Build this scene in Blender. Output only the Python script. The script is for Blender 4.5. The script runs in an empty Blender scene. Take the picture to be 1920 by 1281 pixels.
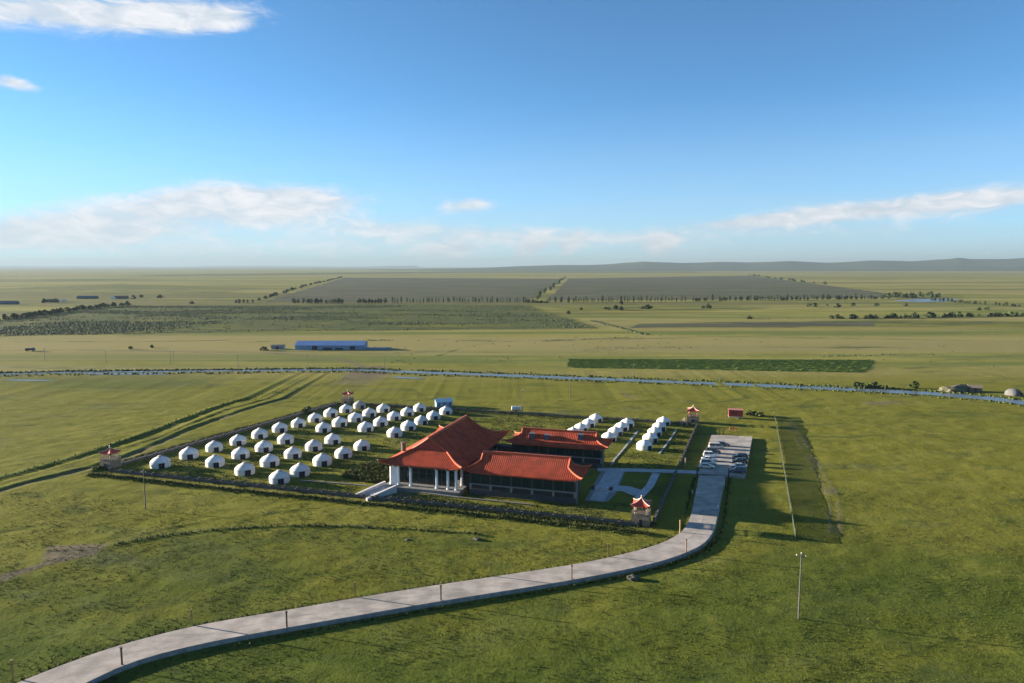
import bpy, bmesh, math, random
import numpy as np
from mathutils import Vector, Matrix

R = math.radians
sc = bpy.context.scene
col = sc.collection
random.seed(7)
rng = np.random.default_rng(11)

# ------------------------------------------------------------------ camera
cam_d = bpy.data.cameras.new('camera')
cam = bpy.data.objects.new('camera', cam_d)
col.objects.link(cam)
cam_d.sensor_width = 36.0
cam_d.lens = 36.0 * 1330.0 / 1920.0
cam_d.clip_start = 1.0
cam_d.clip_end = 120000.0
cam.location = (0, 0, 62.0)
cam.rotation_euler = (R(90) - math.atan(141.5 / 1330.0), 0, 0)
sc.camera = cam

# ------------------------------------------------------------------ view
sc.view_settings.view_transform = 'Standard'
sc.view_settings.look = 'None'
sc.view_settings.gamma = 1.0
sc.view_settings.use_curve_mapping = False
sc.view_settings.exposure = 2.3
sc.cycles.use_denoising = True
sc.cycles.max_bounces = 6
sc.cycles.transparent_max_bounces = 12
sc.cycles.volume_bounces = 0

# ------------------------------------------------------------------ node helpers
class NT:
    """Small wrapper: values are sockets or floats."""
    def __init__(s, tree):
        s.t = tree; s.n = tree.nodes; s.l = tree.links
    def put(s, sock, v):
        if isinstance(v, (int, float)): sock.default_value = v
        elif isinstance(v, (tuple, list)):
            n = len(sock.default_value)
            sock.default_value = tuple(v) if n == len(v) else tuple(v) + (1.0,) * (n - len(v))
        else: s.l.new(v, sock)
    def m(s, op, a, b=None, c=None, clamp=False):
        n = s.n.new('ShaderNodeMath'); n.operation = op; n.use_clamp = clamp
        s.put(n.inputs[0], a)
        if b is not None: s.put(n.inputs[1], b)
        if c is not None: s.put(n.inputs[2], c)
        return n.outputs[0]
    def add(s, a, b): return s.m('ADD', a, b)
    def mul(s, a, b): return s.m('MULTIPLY', a, b)
    def sub(s, a, b): return s.m('SUBTRACT', a, b)
    def ramp(s, v, a, b, lo=0.0, hi=1.0, smooth=True):
        n = s.n.new('ShaderNodeMapRange'); n.interpolation_type = 'SMOOTHSTEP' if smooth else 'LINEAR'
        n.clamp = True
        s.put(n.inputs['Value'], v); s.put(n.inputs['From Min'], a); s.put(n.inputs['From Max'], b)
        s.put(n.inputs['To Min'], lo); s.put(n.inputs['To Max'], hi)
        return n.outputs[0]
    def mix(s, f, a, b, blend='MIX'):
        n = s.n.new('ShaderNodeMix'); n.data_type = 'RGBA'; n.blend_type = blend
        s.put(n.inputs[0], f); s.put(n.inputs[6], a); s.put(n.inputs[7], b)
        return n.outputs[2]
    def noise(s, vec, scale, detail=3.0, rough=0.55, dist=0.0):
        n = s.n.new('ShaderNodeTexNoise')
        s.l.new(vec, n.inputs['Vector'])
        n.inputs['Scale'].default_value = scale; n.inputs['Detail'].default_value = detail
        n.inputs['Roughness'].default_value = rough; n.inputs['Distortion'].default_value = dist
        return n.outputs['Fac']
    def mapping(s, vec, scale=(1, 1, 1), rot=(0, 0, 0), loc=(0, 0, 0)):
        n = s.n.new('ShaderNodeMapping')
        s.l.new(vec, n.inputs['Vector'])
        n.inputs['Scale'].default_value = scale; n.inputs['Rotation'].default_value = rot
        n.inputs['Location'].default_value = loc
        return n.outputs[0]
    def obj(s): return s.n.new('ShaderNodeTexCoord').outputs['Object']
    def bump(s, h, strength, dist):
        n = s.n.new('ShaderNodeBump'); n.inputs['Strength'].default_value = strength
        n.inputs['Distance'].default_value = dist
        s.l.new(h, n.inputs['Height']); return n.outputs[0]

# ------------------------------------------------------------------ sun and sky
SHADOW_AZ = -16.2          # direction in which shadows fall, degrees from +X
SUN_EL = 8.8
sx, sy = -math.cos(R(SHADOW_AZ)), -math.sin(R(SHADOW_AZ))     # towards the sun
to_sun = Vector((sx * math.cos(R(SUN_EL)), sy * math.cos(R(SUN_EL)), math.sin(R(SUN_EL))))
sun_d = bpy.data.lights.new('sun', 'SUN')
sun = bpy.data.objects.new('sun', sun_d)
col.objects.link(sun)
sun_d.energy = 5.0
sun_d.angle = R(0.53)
sun_d.color = (1.0, 0.90, 0.74)
sun.rotation_euler = to_sun.to_track_quat('Z', 'Y').to_euler()
sun.location = (-300, 100, 200)

world = bpy.data.worlds.new('World')
sc.world = world
world.use_nodes = True
w = NT(world.node_tree)
w.n.clear()
out = w.n.new('ShaderNodeOutputWorld')
bg = w.n.new('ShaderNodeBackground')
w.l.new(bg.outputs[0], out.inputs[0])
sky = w.n.new('ShaderNodeTexSky')
sky.sky_type = 'NISHITA'
sky.sun_disc = False
sky.sun_elevation = R(SUN_EL)
sky.sun_rotation = math.atan2(sx, sy)
sky.altitude = 700
sky.air_density = 0.55
sky.dust_density = 0.05
sky.ozone_density = 3.0
SKY_STRENGTH = 0.06
bg.inputs['Strength'].default_value = SKY_STRENGTH
# clouds: azimuth / elevation of the view direction, in degrees
tc = w.n.new('ShaderNodeTexCoord').outputs['Generated']
sep = w.n.new('ShaderNodeSeparateXYZ'); w.l.new(tc, sep.inputs[0])
az = w.mul(w.m('ARCTAN2', sep.outputs[0], sep.outputs[1]), 57.2958)
el = w.mul(w.m('ARCSINE', sep.outputs[2]), 57.2958)
cmb = w.n.new('ShaderNodeCombineXYZ')
w.put(cmb.inputs[0], az); w.put(cmb.inputs[1], w.mul(el, 3.0))
ae = cmb.outputs[0]
nz1 = w.noise(ae, 0.11, 9, 0.60, 0.5)
nz2 = w.noise(w.mapping(ae, (1, 1, 1), (0, 0, 0), (37, 11, 5)), 0.42, 8, 0.62, 0.8)
nz3 = w.noise(w.mapping(ae, (0.3, 1.2, 1), (0, 0, 0), (3, 61, 5)), 0.16, 7, 0.6, 0.3)
def blob(ca, ce, ra, re, tilt=0.0):
    """soft ellipse round (azimuth, elevation)"""
    da = w.sub(az, ca)
    de = w.sub(w.sub(el, ce), w.mul(da, tilt))
    q = w.add(w.m('POWER', w.m('ABSOLUTE', w.mul(da, 1.0 / ra)), 2.0), w.m('POWER', w.m('ABSOLUTE', w.mul(de, 1.0 / re)), 2.0))
    return w.m('EXPONENT', w.mul(q, -1.0))
def total(lst):
    r = lst[0]
    for x in lst[1:]: r = w.add(r, x)
    return r
banks = total([w.mul(blob(-30, 2.9, 12, 1.7, 0.11), 0.86), w.mul(blob(-18.5, 4.9, 8.0, 1.3, 0.0), 1.0),
               w.mul(blob(-31, 16.3, 9.5, 1.15, 0.11), 1.15), w.mul(blob(-23, 17.0, 4.0, 0.8, 0.10), 0.80),
               w.mul(blob(-34.2, 11.6, 1.5, 0.5, -0.15), 0.90),
               w.mul(blob(-3.6, 4.75, 2.6, 0.65, 0.08), 0.78), w.mul(blob(-7.0, 2.9, 10, 0.8, -0.03), 0.52),
               w.mul(blob(1.4, 1.3, 1.3, 0.85, 0.45), 0.75), w.mul(blob(4.7, 1.6, 1.0, 0.8, 0.5), 0.70), w.mul(blob(11.6, 1.5, 1.3, 0.85, 0.3), 0.78), w.mul(blob(-5, 1.2, 2.2, 0.7, 0.1), 0.60),
               w.mul(blob(31.5, 4.35, 12, 0.85, 0.06), 1.0), w.mul(blob(21, 3.55, 5.5, 0.42, 0.075), 0.78), w.mul(blob(14, 2.4, 18, 1.0, 0.02), 0.46), w.mul(blob(-20, 1.5, 30, 1.3, 0.0), 0.40)])
# the same sort of weather goes on all round, outside the picture
wild = w.mul(w.m('MULTIPLY', w.ramp(w.m('ABSOLUTE', az), 42, 60), w.ramp(el, 0.5, 3.0)), w.ramp(w.noise(ae, 0.03, 3), 0.45, 0.75, 0.0, 0.6))
dens = w.add(w.add(banks, wild), w.add(w.mul(w.sub(nz1, 0.5), 1.0), w.mul(w.sub(nz2, 0.5), 0.75)))
cov = w.mul(w.ramp(dens, 0.22, 0.92), 0.95)
veil = w.mul(w.m('POWER', w.ramp(el, 13.0, -1.0, smooth=False), 1.5), w.ramp(nz3, 0.15, 0.7, 0.62, 1.0))
# lit tops, duller undersides
lit = w.ramp(w.add(w.mul(w.sub(nz2, 0.5), 1.6), w.mul(w.sub(nz1, 0.5), 0.8)), -0.35, 0.45)
cloud_col = w.mix(lit, (2.2, 2.5, 2.8), (3.45, 3.4, 3.45))
tinted = w.mix(1.0, sky.outputs[0], (0.79, 1.01, 0.93), 'MULTIPLY')
skyc = w.mix(veil, tinted, (1.80, 2.30, 2.60))
skyc = w.mix(cov, skyc, cloud_col)
w.l.new(skyc, bg.inputs['Color'])

# ------------------------------------------------------------------ materials
MATS = {}
def mat(name, color, rough=0.7, metallic=0.0, noise_scale=None, noise_amt=0.25, bump=0.0, bump_dist=0.02, rand=0.0, stretch=(1, 1, 1), spec=0.5):
    if name in MATS: return MATS[name]
    m = bpy.data.materials.new(name); m.use_nodes = True
    t = NT(m.node_tree)
    b = m.node_tree.nodes['Principled BSDF']
    b.inputs['Roughness'].default_value = rough
    b.inputs['Metallic'].default_value = metallic
    b.inputs['Specular IOR Level'].default_value = spec
    c = tuple(color) + (1.0,)
    if noise_scale:
        v = t.mapping(t.obj(), stretch)
        n1 = t.noise(v, noise_scale, 5, 0.6)
        dark = tuple(x * (1 - noise_amt) for x in color) + (1.0,)
        light = tuple(min(1, x * (1 + noise_amt)) for x in color) + (1.0,)
        cs = t.mix(t.ramp(n1, 0.3, 0.7), dark, light)
        if bump:
            n2 = t.noise(v, noise_scale * 3, 4, 0.6)
            t.l.new(t.bump(n2, bump, bump_dist), b.inputs['Normal'])
    else:
        rgb = t.n.new('ShaderNodeRGB'); rgb.outputs[0].default_value = c; cs = rgb.outputs[0]
    if rand:
        oi = t.n.new('ShaderNodeObjectInfo')
        k = t.ramp(oi.outputs['Random'], 0, 1, 1 - rand, 1 + rand, False)
        hsv = t.n.new('ShaderNodeHueSaturation'); t.put(hsv.inputs['Value'], k); t.l.new(cs, hsv.inputs['Color'])
        cs = hsv.outputs[0]
    t.l.new(cs, b.inputs['Base Color'])
    MATS[name] = m
    return m

# ------------------------------------------------------------------ mesh helpers
class MB:
    def __init__(s): s.v = []; s.f = []; s.smooth = False
    def face_add(s, vs, fs):
        o = len(s.v); s.v += [tuple(p) for p in vs]; s.f += [tuple(o + i for i in f) for f in fs]; return s
    def box(s, x0, x1, y0, y1, z0, z1):
        return s.face_add([(x0,y0,z0),(x1,y0,z0),(x1,y1,z0),(x0,y1,z0),(x0,y0,z1),(x1,y0,z1),(x1,y1,z1),(x0,y1,z1)],
                   [(0,3,2,1),(4,5,6,7),(0,1,5,4),(1,2,6,5),(2,3,7,6),(3,0,4,7)])
    def bar(s, a, b, wd, ht=None, up=(0,0,1)):
        """rectangular bar from a to b"""
        a = Vector(a); b = Vector(b); ht = ht or wd
        d = (b - a).normalized(); u = Vector(up)
        if abs(d.dot(u)) > 0.98: u = Vector((1, 0, 0))
        r = d.cross(u).normalized() * (wd / 2); q = r.cross(d).normalized() * (ht / 2)
        vs = [p + i * r + j * q for p in (a, b) for i, j in ((-1,-1),(1,-1),(1,1),(-1,1))]
        return s.face_add(vs, [(0,3,2,1),(4,5,6,7),(0,1,5,4),(1,2,6,5),(2,3,7,6),(3,0,4,7)])
    def lathe(s, prof, n=16, cx=0, cy=0, z=0, capb=True, capt=True):
        vs = []; fs = []
        for r, h in prof:
            for i in range(n):
                a = 2 * math.pi * i / n
                vs.append((cx + r * math.cos(a), cy + r * math.sin(a), z + h))
        for k in range(len(prof) - 1):
            for i in range(n):
                j = (i + 1) % n
                fs.append((k*n+i, k*n+j, (k+1)*n+j, (k+1)*n+i))
        if capb: fs.append(tuple(reversed(range(n))))
        if capt: fs.append(tuple((len(prof)-1)*n + i for i in range(n)))
        return s.face_add(vs, fs)
    def tube(s, pts, rad, n=6):
        """round rod along points; rad may be a list"""
        pts = [Vector(p) for p in pts]
        if not isinstance(rad, (list, tuple)): rad = [rad] * len(pts)
        vs = []; fs = []
        for k, p in enumerate(pts):
            d = (pts[min(k+1, len(pts)-1)] - pts[max(k-1, 0)]).normalized()
            u = Vector((0,0,1)) if abs(d.z) < 0.95 else Vector((1,0,0))
            a = d.cross(u).normalized(); b = a.cross(d)
            for i in range(n):
                t = 2*math.pi*i/n
                vs.append(p + (a*math.cos(t) + b*math.sin(t)) * rad[k])
        for k in range(len(pts)-1):
            for i in range(n):
                j = (i+1) % n
                fs.append((k*n+i, k*n+j, (k+1)*n+j, (k+1)*n+i))
        fs.append(tuple(range(n-1,-1,-1))); fs.append(tuple((len(pts)-1)*n+i for i in range(n)))
        return s.face_add(vs, fs)
    def prism(s, poly, z0, z1):
        n = len(poly)
        vs = [(x,y,z0) for x,y in poly] + [(x,y,z1) for x,y in poly]
        fs = [tuple(range(n-1,-1,-1)), tuple(range(n,2*n))] + [(i,(i+1)%n,n+(i+1)%n,n+i) for i in range(n)]
        return s.face_add(vs, fs)
    def grid(s, rows):
        """rows of points, equal length"""
        n = len(rows[0]); vs = [p for r in rows for p in r]
        fs = [(k*n+i, k*n+i+1, (k+1)*n+i+1, (k+1)*n+i) for k in range(len(rows)-1) for i in range(n-1)]
        return s.face_add(vs, fs)
    def data(s, name, m):
        me = bpy.data.meshes.new(name); me.from_pydata(s.v, [], s.f); me.validate()
        if m: me.materials.append(m)
        if s.smooth: me.polygons.foreach_set('use_smooth', [True]*len(me.polygons))
        me.update()
        return me
    def build(s, name, m, parent=None, smooth=False):
        s.smooth = smooth
        o = bpy.data.objects.new(name, s.data(name, m)); col.objects.link(o)
        o.parent = parent
        return o

def tag(o, label=None, cat=None, group=None, kind=None):
    if label: o['label'] = label
    if cat: o['category'] = cat
    if group: o['group'] = group
    if kind: o['kind'] = kind
    return o
def thing(name, label, cat, loc=(0,0,0), rz=0.0, group=None):
    o = bpy.data.objects.new(name, None); col.objects.link(o)
    o.empty_display_size = 0.5
    o.location = loc if len(loc) == 3 else (loc[0], loc[1], 0); o.rotation_euler = (0,0,rz)
    return tag(o, label, cat, group)
KIDS = {}
def child_list(o):
    return KIDS.setdefault(o.name, [c for c in bpy.data.objects if c.parent == o])
def copy_tree(o, parent=None):
    c = o.copy(); col.objects.link(c); c.parent = parent
    for ch in child_list(o): copy_tree(ch, c)
    return c
def place(o, loc, rz=0.0, s=1.0, label=None, group=None):
    o.location = loc if len(loc) == 3 else (loc[0], loc[1], 0); o.rotation_euler = (0,0,rz); o.scale = (s,s,s) if not isinstance(s, tuple) else s
    return tag(o, label, None, group)
def mesh_np(name, V, F, m, smooth=False):
    """V (n,3), F (k,3|4) arrays -> one mesh object"""
    me = bpy.data.meshes.new(name)
    k = F.shape[1]
    me.vertices.add(len(V)); me.vertices.foreach_set('co', V.astype(np.float32).ravel())
    me.loops.add(F.size); me.loops.foreach_set('vertex_index', F.astype(np.int32).ravel())
    me.polygons.add(len(F)); me.polygons.foreach_set('loop_start', np.arange(0, F.size, k, dtype=np.int32))
    try: me.polygons.foreach_set('loop_total', np.full(len(F), k, dtype=np.int32))
    except Exception: pass
    me.polygons.foreach_set('use_smooth', np.full(len(F), smooth))
    me.update(calc_edges=True)
    me.materials.append(m)
    o = bpy.data.objects.new(name, me); col.objects.link(o)
    return o
def scatter_np(name, protoV, protoF, P, S, RZ, m, smooth=False, SZ=None):
    """one mesh made of many copies of a small mesh"""
    pv = np.asarray(protoV, float); pf = np.asarray(protoF, int)
    c, s_ = np.cos(RZ)[:,None], np.sin(RZ)[:,None]
    SZ = S if SZ is None else SZ
    X = (pv[None,:,0]*c - pv[None,:,1]*s_)*S[:,None] + P[:,0:1]
    Y = (pv[None,:,0]*s_ + pv[None,:,1]*c)*S[:,None] + P[:,1:2]
    Z = pv[None,:,2]*SZ[:,None] + P[:,2:3]
    V = np.stack([X,Y,Z], -1).reshape(-1,3)
    F = (pf[None] + (np.arange(len(P))*len(pv))[:,None,None]).reshape(-1, pf.shape[1])
    return mesh_np(name, V, F, m, smooth)
def vnoise(x, y, seed=0):
    """value noise in numpy, 0..1"""
    xi = np.floor(x).astype(np.int64); yi = np.floor(y).astype(np.int64)
    fx = x - xi; fy = y - yi
    fx = fx*fx*(3-2*fx); fy = fy*fy*(3-2*fy)
    def h(a, b):
        n = (a*374761393 + b*668265263 + seed*1442695041) & 0xffffffff
        n = ((n ^ (n >> 13)) * 1274126177) & 0xffffffff
        return ((n ^ (n >> 16)) & 0xffff) / 65535.0
    return (h(xi,yi)*(1-fx)+h(xi+1,yi)*fx)*(1-fy) + (h(xi,yi+1)*(1-fx)+h(xi+1,yi+1)*fx)*fy
def fbm(x, y, oct=4, seed=0):
    r = 0; a = 0.5; t = 0
    for k in range(oct):
        r = r + a*vnoise(x*2**k, y*2**k, seed+k); t += a; a *= 0.5
    return r/t
def seg_dist(X, Y, pts):
    d = np.full(X.shape, 1e9)
    for (ax,ay),(bx,by) in zip(pts[:-1], pts[1:]):
        vx, vy = bx-ax, by-ay; L = vx*vx+vy*vy + 1e-9
        t = np.clip(((X-ax)*vx+(Y-ay)*vy)/L, 0, 1)
        d = np.minimum(d, np.hypot(X-ax-t*vx, Y-ay-t*vy))
    return d
def inside(X, Y, poly):
    r = np.zeros(X.shape, bool); n = len(poly)
    for i in range(n):
        x0,y0 = poly[i]; x1,y1 = poly[(i+1)%n]
        if y0 == y1: continue
        c = ((y0 > Y) != (y1 > Y)) & (X < (x1-x0)*(Y-y0)/(y1-y0)+x0)
        r ^= c
    return r
def soft(X, Y, poly, edge):
    """1 inside a polygon, falling to 0 over 'edge' metres round its border"""
    d = seg_dist(X, Y, list(poly)+[poly[0]])
    s = np.where(inside(X, Y, poly), d, -d)
    return np.clip(s/edge+0.5, 0, 1)
def resample(pts, step):
    out_ = [tuple(pts[0])]
    for a, b in zip(pts[:-1], pts[1:]):
        L = math.hypot(b[0]-a[0], b[1]-a[1]); n = max(1, int(L/step))
        for k in range(1, n+1):
            t = k/n; out_.append(tuple(a[i]+(b[i]-a[i])*t for i in range(len(a))))
    return out_
def smooth_line(pts, it=2):
    for _ in range(it):
        q = [pts[0]]
        for a, b in zip(pts[:-1], pts[1:]):
            q.append(tuple(a[i]*0.75+b[i]*0.25 for i in range(len(a)))); q.append(tuple(a[i]*0.25+b[i]*0.75 for i in range(len(a))))
        q.append(pts[-1]); pts = q
    return pts

# ================================================================== THE LAND
# corners of the walled camp (metres, camera stands over the origin looking along +Y)
C_NL, C_NR, C_FR, C_FL = (-124.70, 210.01), (33.27, 163.25), (72.81, 273.25), (-77.33, 316.63)
CAMP = [C_NL, C_NR, C_FR, C_FL]
RIVER = [(-336.78, 399.21) + (5,), (-294.86, 404.21) + (5,), (-262.53, 411.42) + (6,), (-208.04, 415.01) + (6,), (-127.90, 421.06) + (6.5,), (-86.55, 422.16) + (7,), (-72.61, 415.65) + (9,), (0.00, 399.21) + (10,),
         (96.80, 374.20) + (11,), (148.32, 360.78) + (11,), (183.85, 349.79) + (12,), (207.83, 340.88) + (13,), (225.81, 328.99) + (14,), (234.42, 316.63) + (14,), (259.43, 284.99) + (14,)]
RIVER = smooth_line(RIVER, 2)
TRACK_UP = [(-158.35, 182.50), (-150.77, 203.46), (-144.07, 220.63), (-141.42, 236.53), (-136.82, 254.82), (-134.19, 281.96), (-131.22, 316.63), (-121.87, 338.00), (-101.11, 369.05), (-91.45, 390.52)]
TRACK_LOW = [(-149.85, 172.36), (-143.20, 192.91), (-137.52, 205.06), (-130.73, 217.58), (-127.87, 228.98), (-126.26, 254.01), (-122.97, 281.96), (-113.70, 320.44), (-93.25, 365.70), (-88.06, 388.63)]
TRACK_MID = [(-133.53, 239.40), (-129.00, 254.82), (-127.68, 278.02), (-125.16, 303.42), (-115.65, 329.67)]
TRACK_ARC = [(-88.58, 152.86), (-81.01, 157.56), (-70.40, 161.54), (-58.53, 163.59), (-41.78, 164.29), (-20.24, 161.54), (-7.41, 158.54)]
TRACK_SPUR = [(-86.94, 159.53), (-73.66, 169.34), (-58.00, 175.09), (-48.60, 179.14)]
TRACK_EAST = [(111.42, 279.98), (107.99, 265.93), (100.75, 237.96), (94.52, 215.19), (88.77, 191.96), (84.20, 179.55), (75.42, 159.86)]
TRACK_FAR = [(-402.51, 521.21), (-378.83, 521.21), (-308.57, 524.57), (-229.65, 511.37), (-177.04, 508.18), (-114.67, 472.68), (-88.14, 430.02)]
TRACK_BEYOND = [(-84.67, 508.18), (-23.24, 511.37), (39.34, 489.79), (106.45, 501.90), (226.73, 498.82), (344.00, 472.68), (403.86, 467.23)]
TRACK_PLAIN = [(109.74, 275.14), (147.67, 267.72), (181.38, 246.11), (202.50, 230.99)]
TRACK_MEADOW = [(-64.10, 383.09), (-21.88, 359.16), (25.76, 338.00), (81.33, 323.02)]
TRACK_HAY = [(-279.70, 383.09), (-219.38, 379.48), (-181.02, 377.70), (-155.14, 384.92)]
TRACK_DITCH = [(90.80, 803.05), (104.84, 731.40), (120.83, 639.86)]
# where the yurts stand
ROWS = [
 ('outermost row by the left wall', [(-109.24, 215.19), (-105.14, 225.70), (-100.70, 234.77), (-95.91, 243.46), (-91.80, 253.20), (-87.63, 262.85), (-83.09, 271.10), (-79.20, 280.47), (-75.40, 290.18), (-70.95, 298.54), (-67.04, 306.91)]),
 ('second row from the left wall', [(-92.77, 216.38), (-88.44, 226.02), (-83.76, 234.43), (-79.94, 245.35), (-71.20, 262.94), (-67.35, 272.31), (-63.08, 280.97), (-59.33, 290.18), (-55.14, 299.43)]),
 ('third row from the left wall', [(-80.25, 207.78), (-75.89, 216.98), (-71.51, 226.35), (-67.35, 235.83), (-63.20, 244.97), (-55.42, 263.72), (-51.44, 273.06), (-47.96, 283.67), (-43.77, 292.09), (-39.80, 301.13)]),
 ('inner row nearest the hall', [(-67.18, 199.67), (-63.31, 206.69), (-59.65, 217.88), (-55.08, 226.67), (-51.09, 236.39), (-43.07, 255.24), (-39.53, 265.93), (-35.87, 275.61), (-32.01, 284.68), (-27.91, 294.46)]),
]
COLS = [('in the line behind the far wing', [(33.58, 279.49), (29.80, 270.92), (26.03, 263.29), (22.58, 256.06)]),
        ('middle line of the right camp', [(44.82, 270.92), (41.67, 264.60), (38.12, 256.89), (34.63, 248.43)]),
        ('line nearest the car park', [(59.52, 273.72), (56.05, 265.04), (52.59, 256.47), (49.16, 247.26), (45.15, 236.89)])]
YURT_SPOTS = [p for _, r_ in ROWS+COLS for p in r_]
def off(pts, d):
    r = []
    for i, p in enumerate(pts):
        a = pts[max(i-1,0)]; b = pts[min(i+1,len(pts)-1)]
        t = Vector((b[0]-a[0], b[1]-a[1])).normalized()
        r.append((p[0]-t.y*d, p[1]+t.x*d))
    return r
TRACK_UP, TRACK_LOW, TRACK_ARC, TRACK_EAST = [smooth_line(t, 2) for t in (TRACK_UP, TRACK_LOW, TRACK_ARC, TRACK_EAST)]
NEAR_BANK = off([C_NL, C_NR], -4.6)
ROAD_L = [(55.06, 203.28), (49.06, 184.78), (43.85, 168.54), (40.80, 161.40), (37.84, 156.75), (33.19, 152.04), (27.81, 148.46), (20.29, 144.21), (12.33, 140.71), (-4.12, 134.91), (-13.45, 131.82), (-29.14, 126.04), (-40.43, 121.31), (-47.71, 118.59), (-54.80, 115.63), (-63.56, 109.94), (-68.96, 104.60), (-73.31, 98.92)]
ROAD_R = [(62.74, 203.28), (56.07, 184.78), (50.39, 168.54), (47.71, 161.40), (45.75, 157.07), (43.00, 152.34), (39.40, 148.46), (32.45, 143.12), (23.88, 138.64), (11.72, 133.46), (0.00, 129.31), (-13.06, 124.77), (-24.66, 120.33), (-38.46, 115.09), (-49.11, 110.76), (-56.04, 107.05), (-60.25, 103.56), (-63.06, 98.92)]
def equal(pts, n):
    L = [0]
    for a, b in zip(pts[:-1], pts[1:]): L.append(L[-1]+math.hypot(b[0]-a[0], b[1]-a[1]))
    o = []
    for k in range(n):
        t = L[-1]*k/(n-1); i = max(0, min(len(L)-2, next((j-1 for j in range(1,len(L)) if L[j] >= t), len(L)-2)))
        q = (t-L[i])/(L[i+1]-L[i]+1e-9)
        o.append((pts[i][0]+(pts[i+1][0]-pts[i][0])*q, pts[i][1]+(pts[i+1][1]-pts[i][1])*q))
    return o
def prolong(pts, n, step, bend):
    a, b = pts[-2], pts[-1]; ang = math.atan2(b[1]-a[1], b[0]-a[0]); p = list(pts)
    for k in range(n):
        ang += bend; p.append((p[-1][0]+step*math.cos(ang), p[-1][1]+step*math.sin(ang)))
    return p
NRS = 64
ROAD_L = equal(smooth_line(prolong(ROAD_L, 6, 8.0, 0.02), 3), NRS)
ROAD_R = equal(smooth_line(prolong(ROAD_R, 5, 8.0, 0.02), 3), NRS)
ROAD_C = [((a[0]+b[0])/2, (a[1]+b[1])/2) for a, b in zip(ROAD_L, ROAD_R)]
LOT = [(72.85, 253.99), (87.02, 251.54), (68.29, 202.48), (55.31, 205.44)]

def relief(X, Y):
    near = np.clip((560-Y)/200, 0, 1)
    z = (fbm(X/7, Y/5, 3, 3)-0.5)*0.34 + (fbm(X/2.2, Y/1.6, 2, 9)-0.5)*0.16 + (fbm(X/45, Y/30, 2, 21)-0.5)*0.5
    flat = np.maximum.reduce([soft(X, Y, CAMP, 8.0)*0.62, np.clip(1.6-seg_dist(X, Y, ROAD_C)/6.5, 0, 1), soft(X, Y, LOT, 6.0),
                              np.clip(1.5-seg_dist(X, Y, [p[:2] for p in RIVER])/16.0, 0, 1)])
    z = z*near*(1-flat) - 0.06
    for t, h, wd in ((TRACK_UP, 0.34, 1.3), (off(TRACK_UP, -3.4), -0.2, 1.1), (TRACK_LOW, 0.30, 1.1), (off(TRACK_LOW, -2.6), -0.2, 0.9), (off(TRACK_UP, -5.2), 0.14, 0.8), (TRACK_MID, 0.25, 0.9),
                     (TRACK_ARC, 0.18, 0.6), (off(TRACK_ARC, 1.8), 0.14, 0.6), (TRACK_SPUR, 0.15, 0.7), (NEAR_BANK, 0.55, 1.1), (off([C_NL, C_NR], -1.9), -0.2, 1.0),
                     (off([C_FL, C_NL], -2.6), 0.5, 1.4), (TRACK_PLAIN, 0.2, 0.9), (TRACK_MEADOW, 0.25, 1.2),
                     (off(TRACK_EAST, 1.0), 0.12, 0.5), (off(TRACK_EAST, -1.0), 0.12, 0.5)):
        z = z + h*np.exp(-(seg_dist(X, Y, t)/wd)**2)*(0.65+0.7*vnoise(X/6, Y/6, 5))
    return z
def axis(core0, core1, step, growth, far_lo, far_hi):
    c = list(np.arange(core0, core1, step)); hi = [core1]
    while hi[-1] < far_hi: hi.append(hi[-1]+growth(hi[-1]))
    lo = [core0]
    while lo[-1] > far_lo: lo.append(lo[-1]-growth(lo[-1]))
    return np.array(sorted(set(lo[1:]+c+hi)))
gx = axis(-130, 130, 0.9, lambda v: 0.9*max(1, abs(v)/130)**1.3, -45000, 45000)
gy = axis(85, 330, 0.9, lambda v: 0.9*(v/330)**2 if v > 330 else max(2.0, abs(v-85)*0.35), -4000, 45000)
GX, GY = np.meshgrid(gx, gy)
GZ = np.where((GY < 700) & (np.abs(GX) < 700), 0.0, 0.0)
nr = (GY > 60) & (GY < 620) & (np.abs(GX) < 420)
GZ[nr] = relief(GX[nr], GY[nr])
# land cover, metres in, 0..1 out
cv = np.zeros(GX.shape + (4,), np.float32)
nf = (GY > 40) & (GY < 12000) & (np.abs(GX) < 9000)
x, y = GX[nf], GY[nf]
def poly_cover(ch, poly, edge, amt): cv[nf, ch] = np.maximum(cv[nf, ch], soft(x, y, poly, edge)*amt)
def line_cover(ch, pts, wd, amt):
    d = seg_dist(x, y, [p[:2] for p in pts]); cv[nf, ch] = np.maximum(cv[nf, ch], np.exp(-(d/wd)**2)*amt)
# scrub and dark stands
poly_cover(0, [(-762.73, 803.05), (-593.23, 803.05), (-616.33, 951.95), (-610.86, 1120.34), (21.65, 1151.64), (87.18, 700.13), (-31.44, 694.19), (-233.18, 671.40), (-450.04, 620.42), (-590.68, 620.42)], 30, 0.85)
poly_cover(0, [(49.88, 1105.32), (404.43, 1120.34), (360.58, 998.14), (73.35, 974.50)], 25, 0.4)
poly_cover(0, [(134.02, 772.78), (456.82, 819.08), (664.29, 772.78), (607.51, 706.17), (371.91, 724.92), (117.24, 706.17)], 25, 0.6)
poly_cover(0, [(-2310.61, 2446.15), (-1425.14, 1978.96), (-1398.15, 2520.48), (-712.57, 1978.96), (-623.50, 1537.73), (-894.07, 1566.86), (-1108.44, 1537.73), (-1454.83, 1537.73)], 60, 0.45)
poly_cover(0, [(-2144.84, 3329.14), (-1870.50, 3468.13), (-1662.66, 3082.05), (-1915.03, 2971.74)], 60, 0.6)
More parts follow.
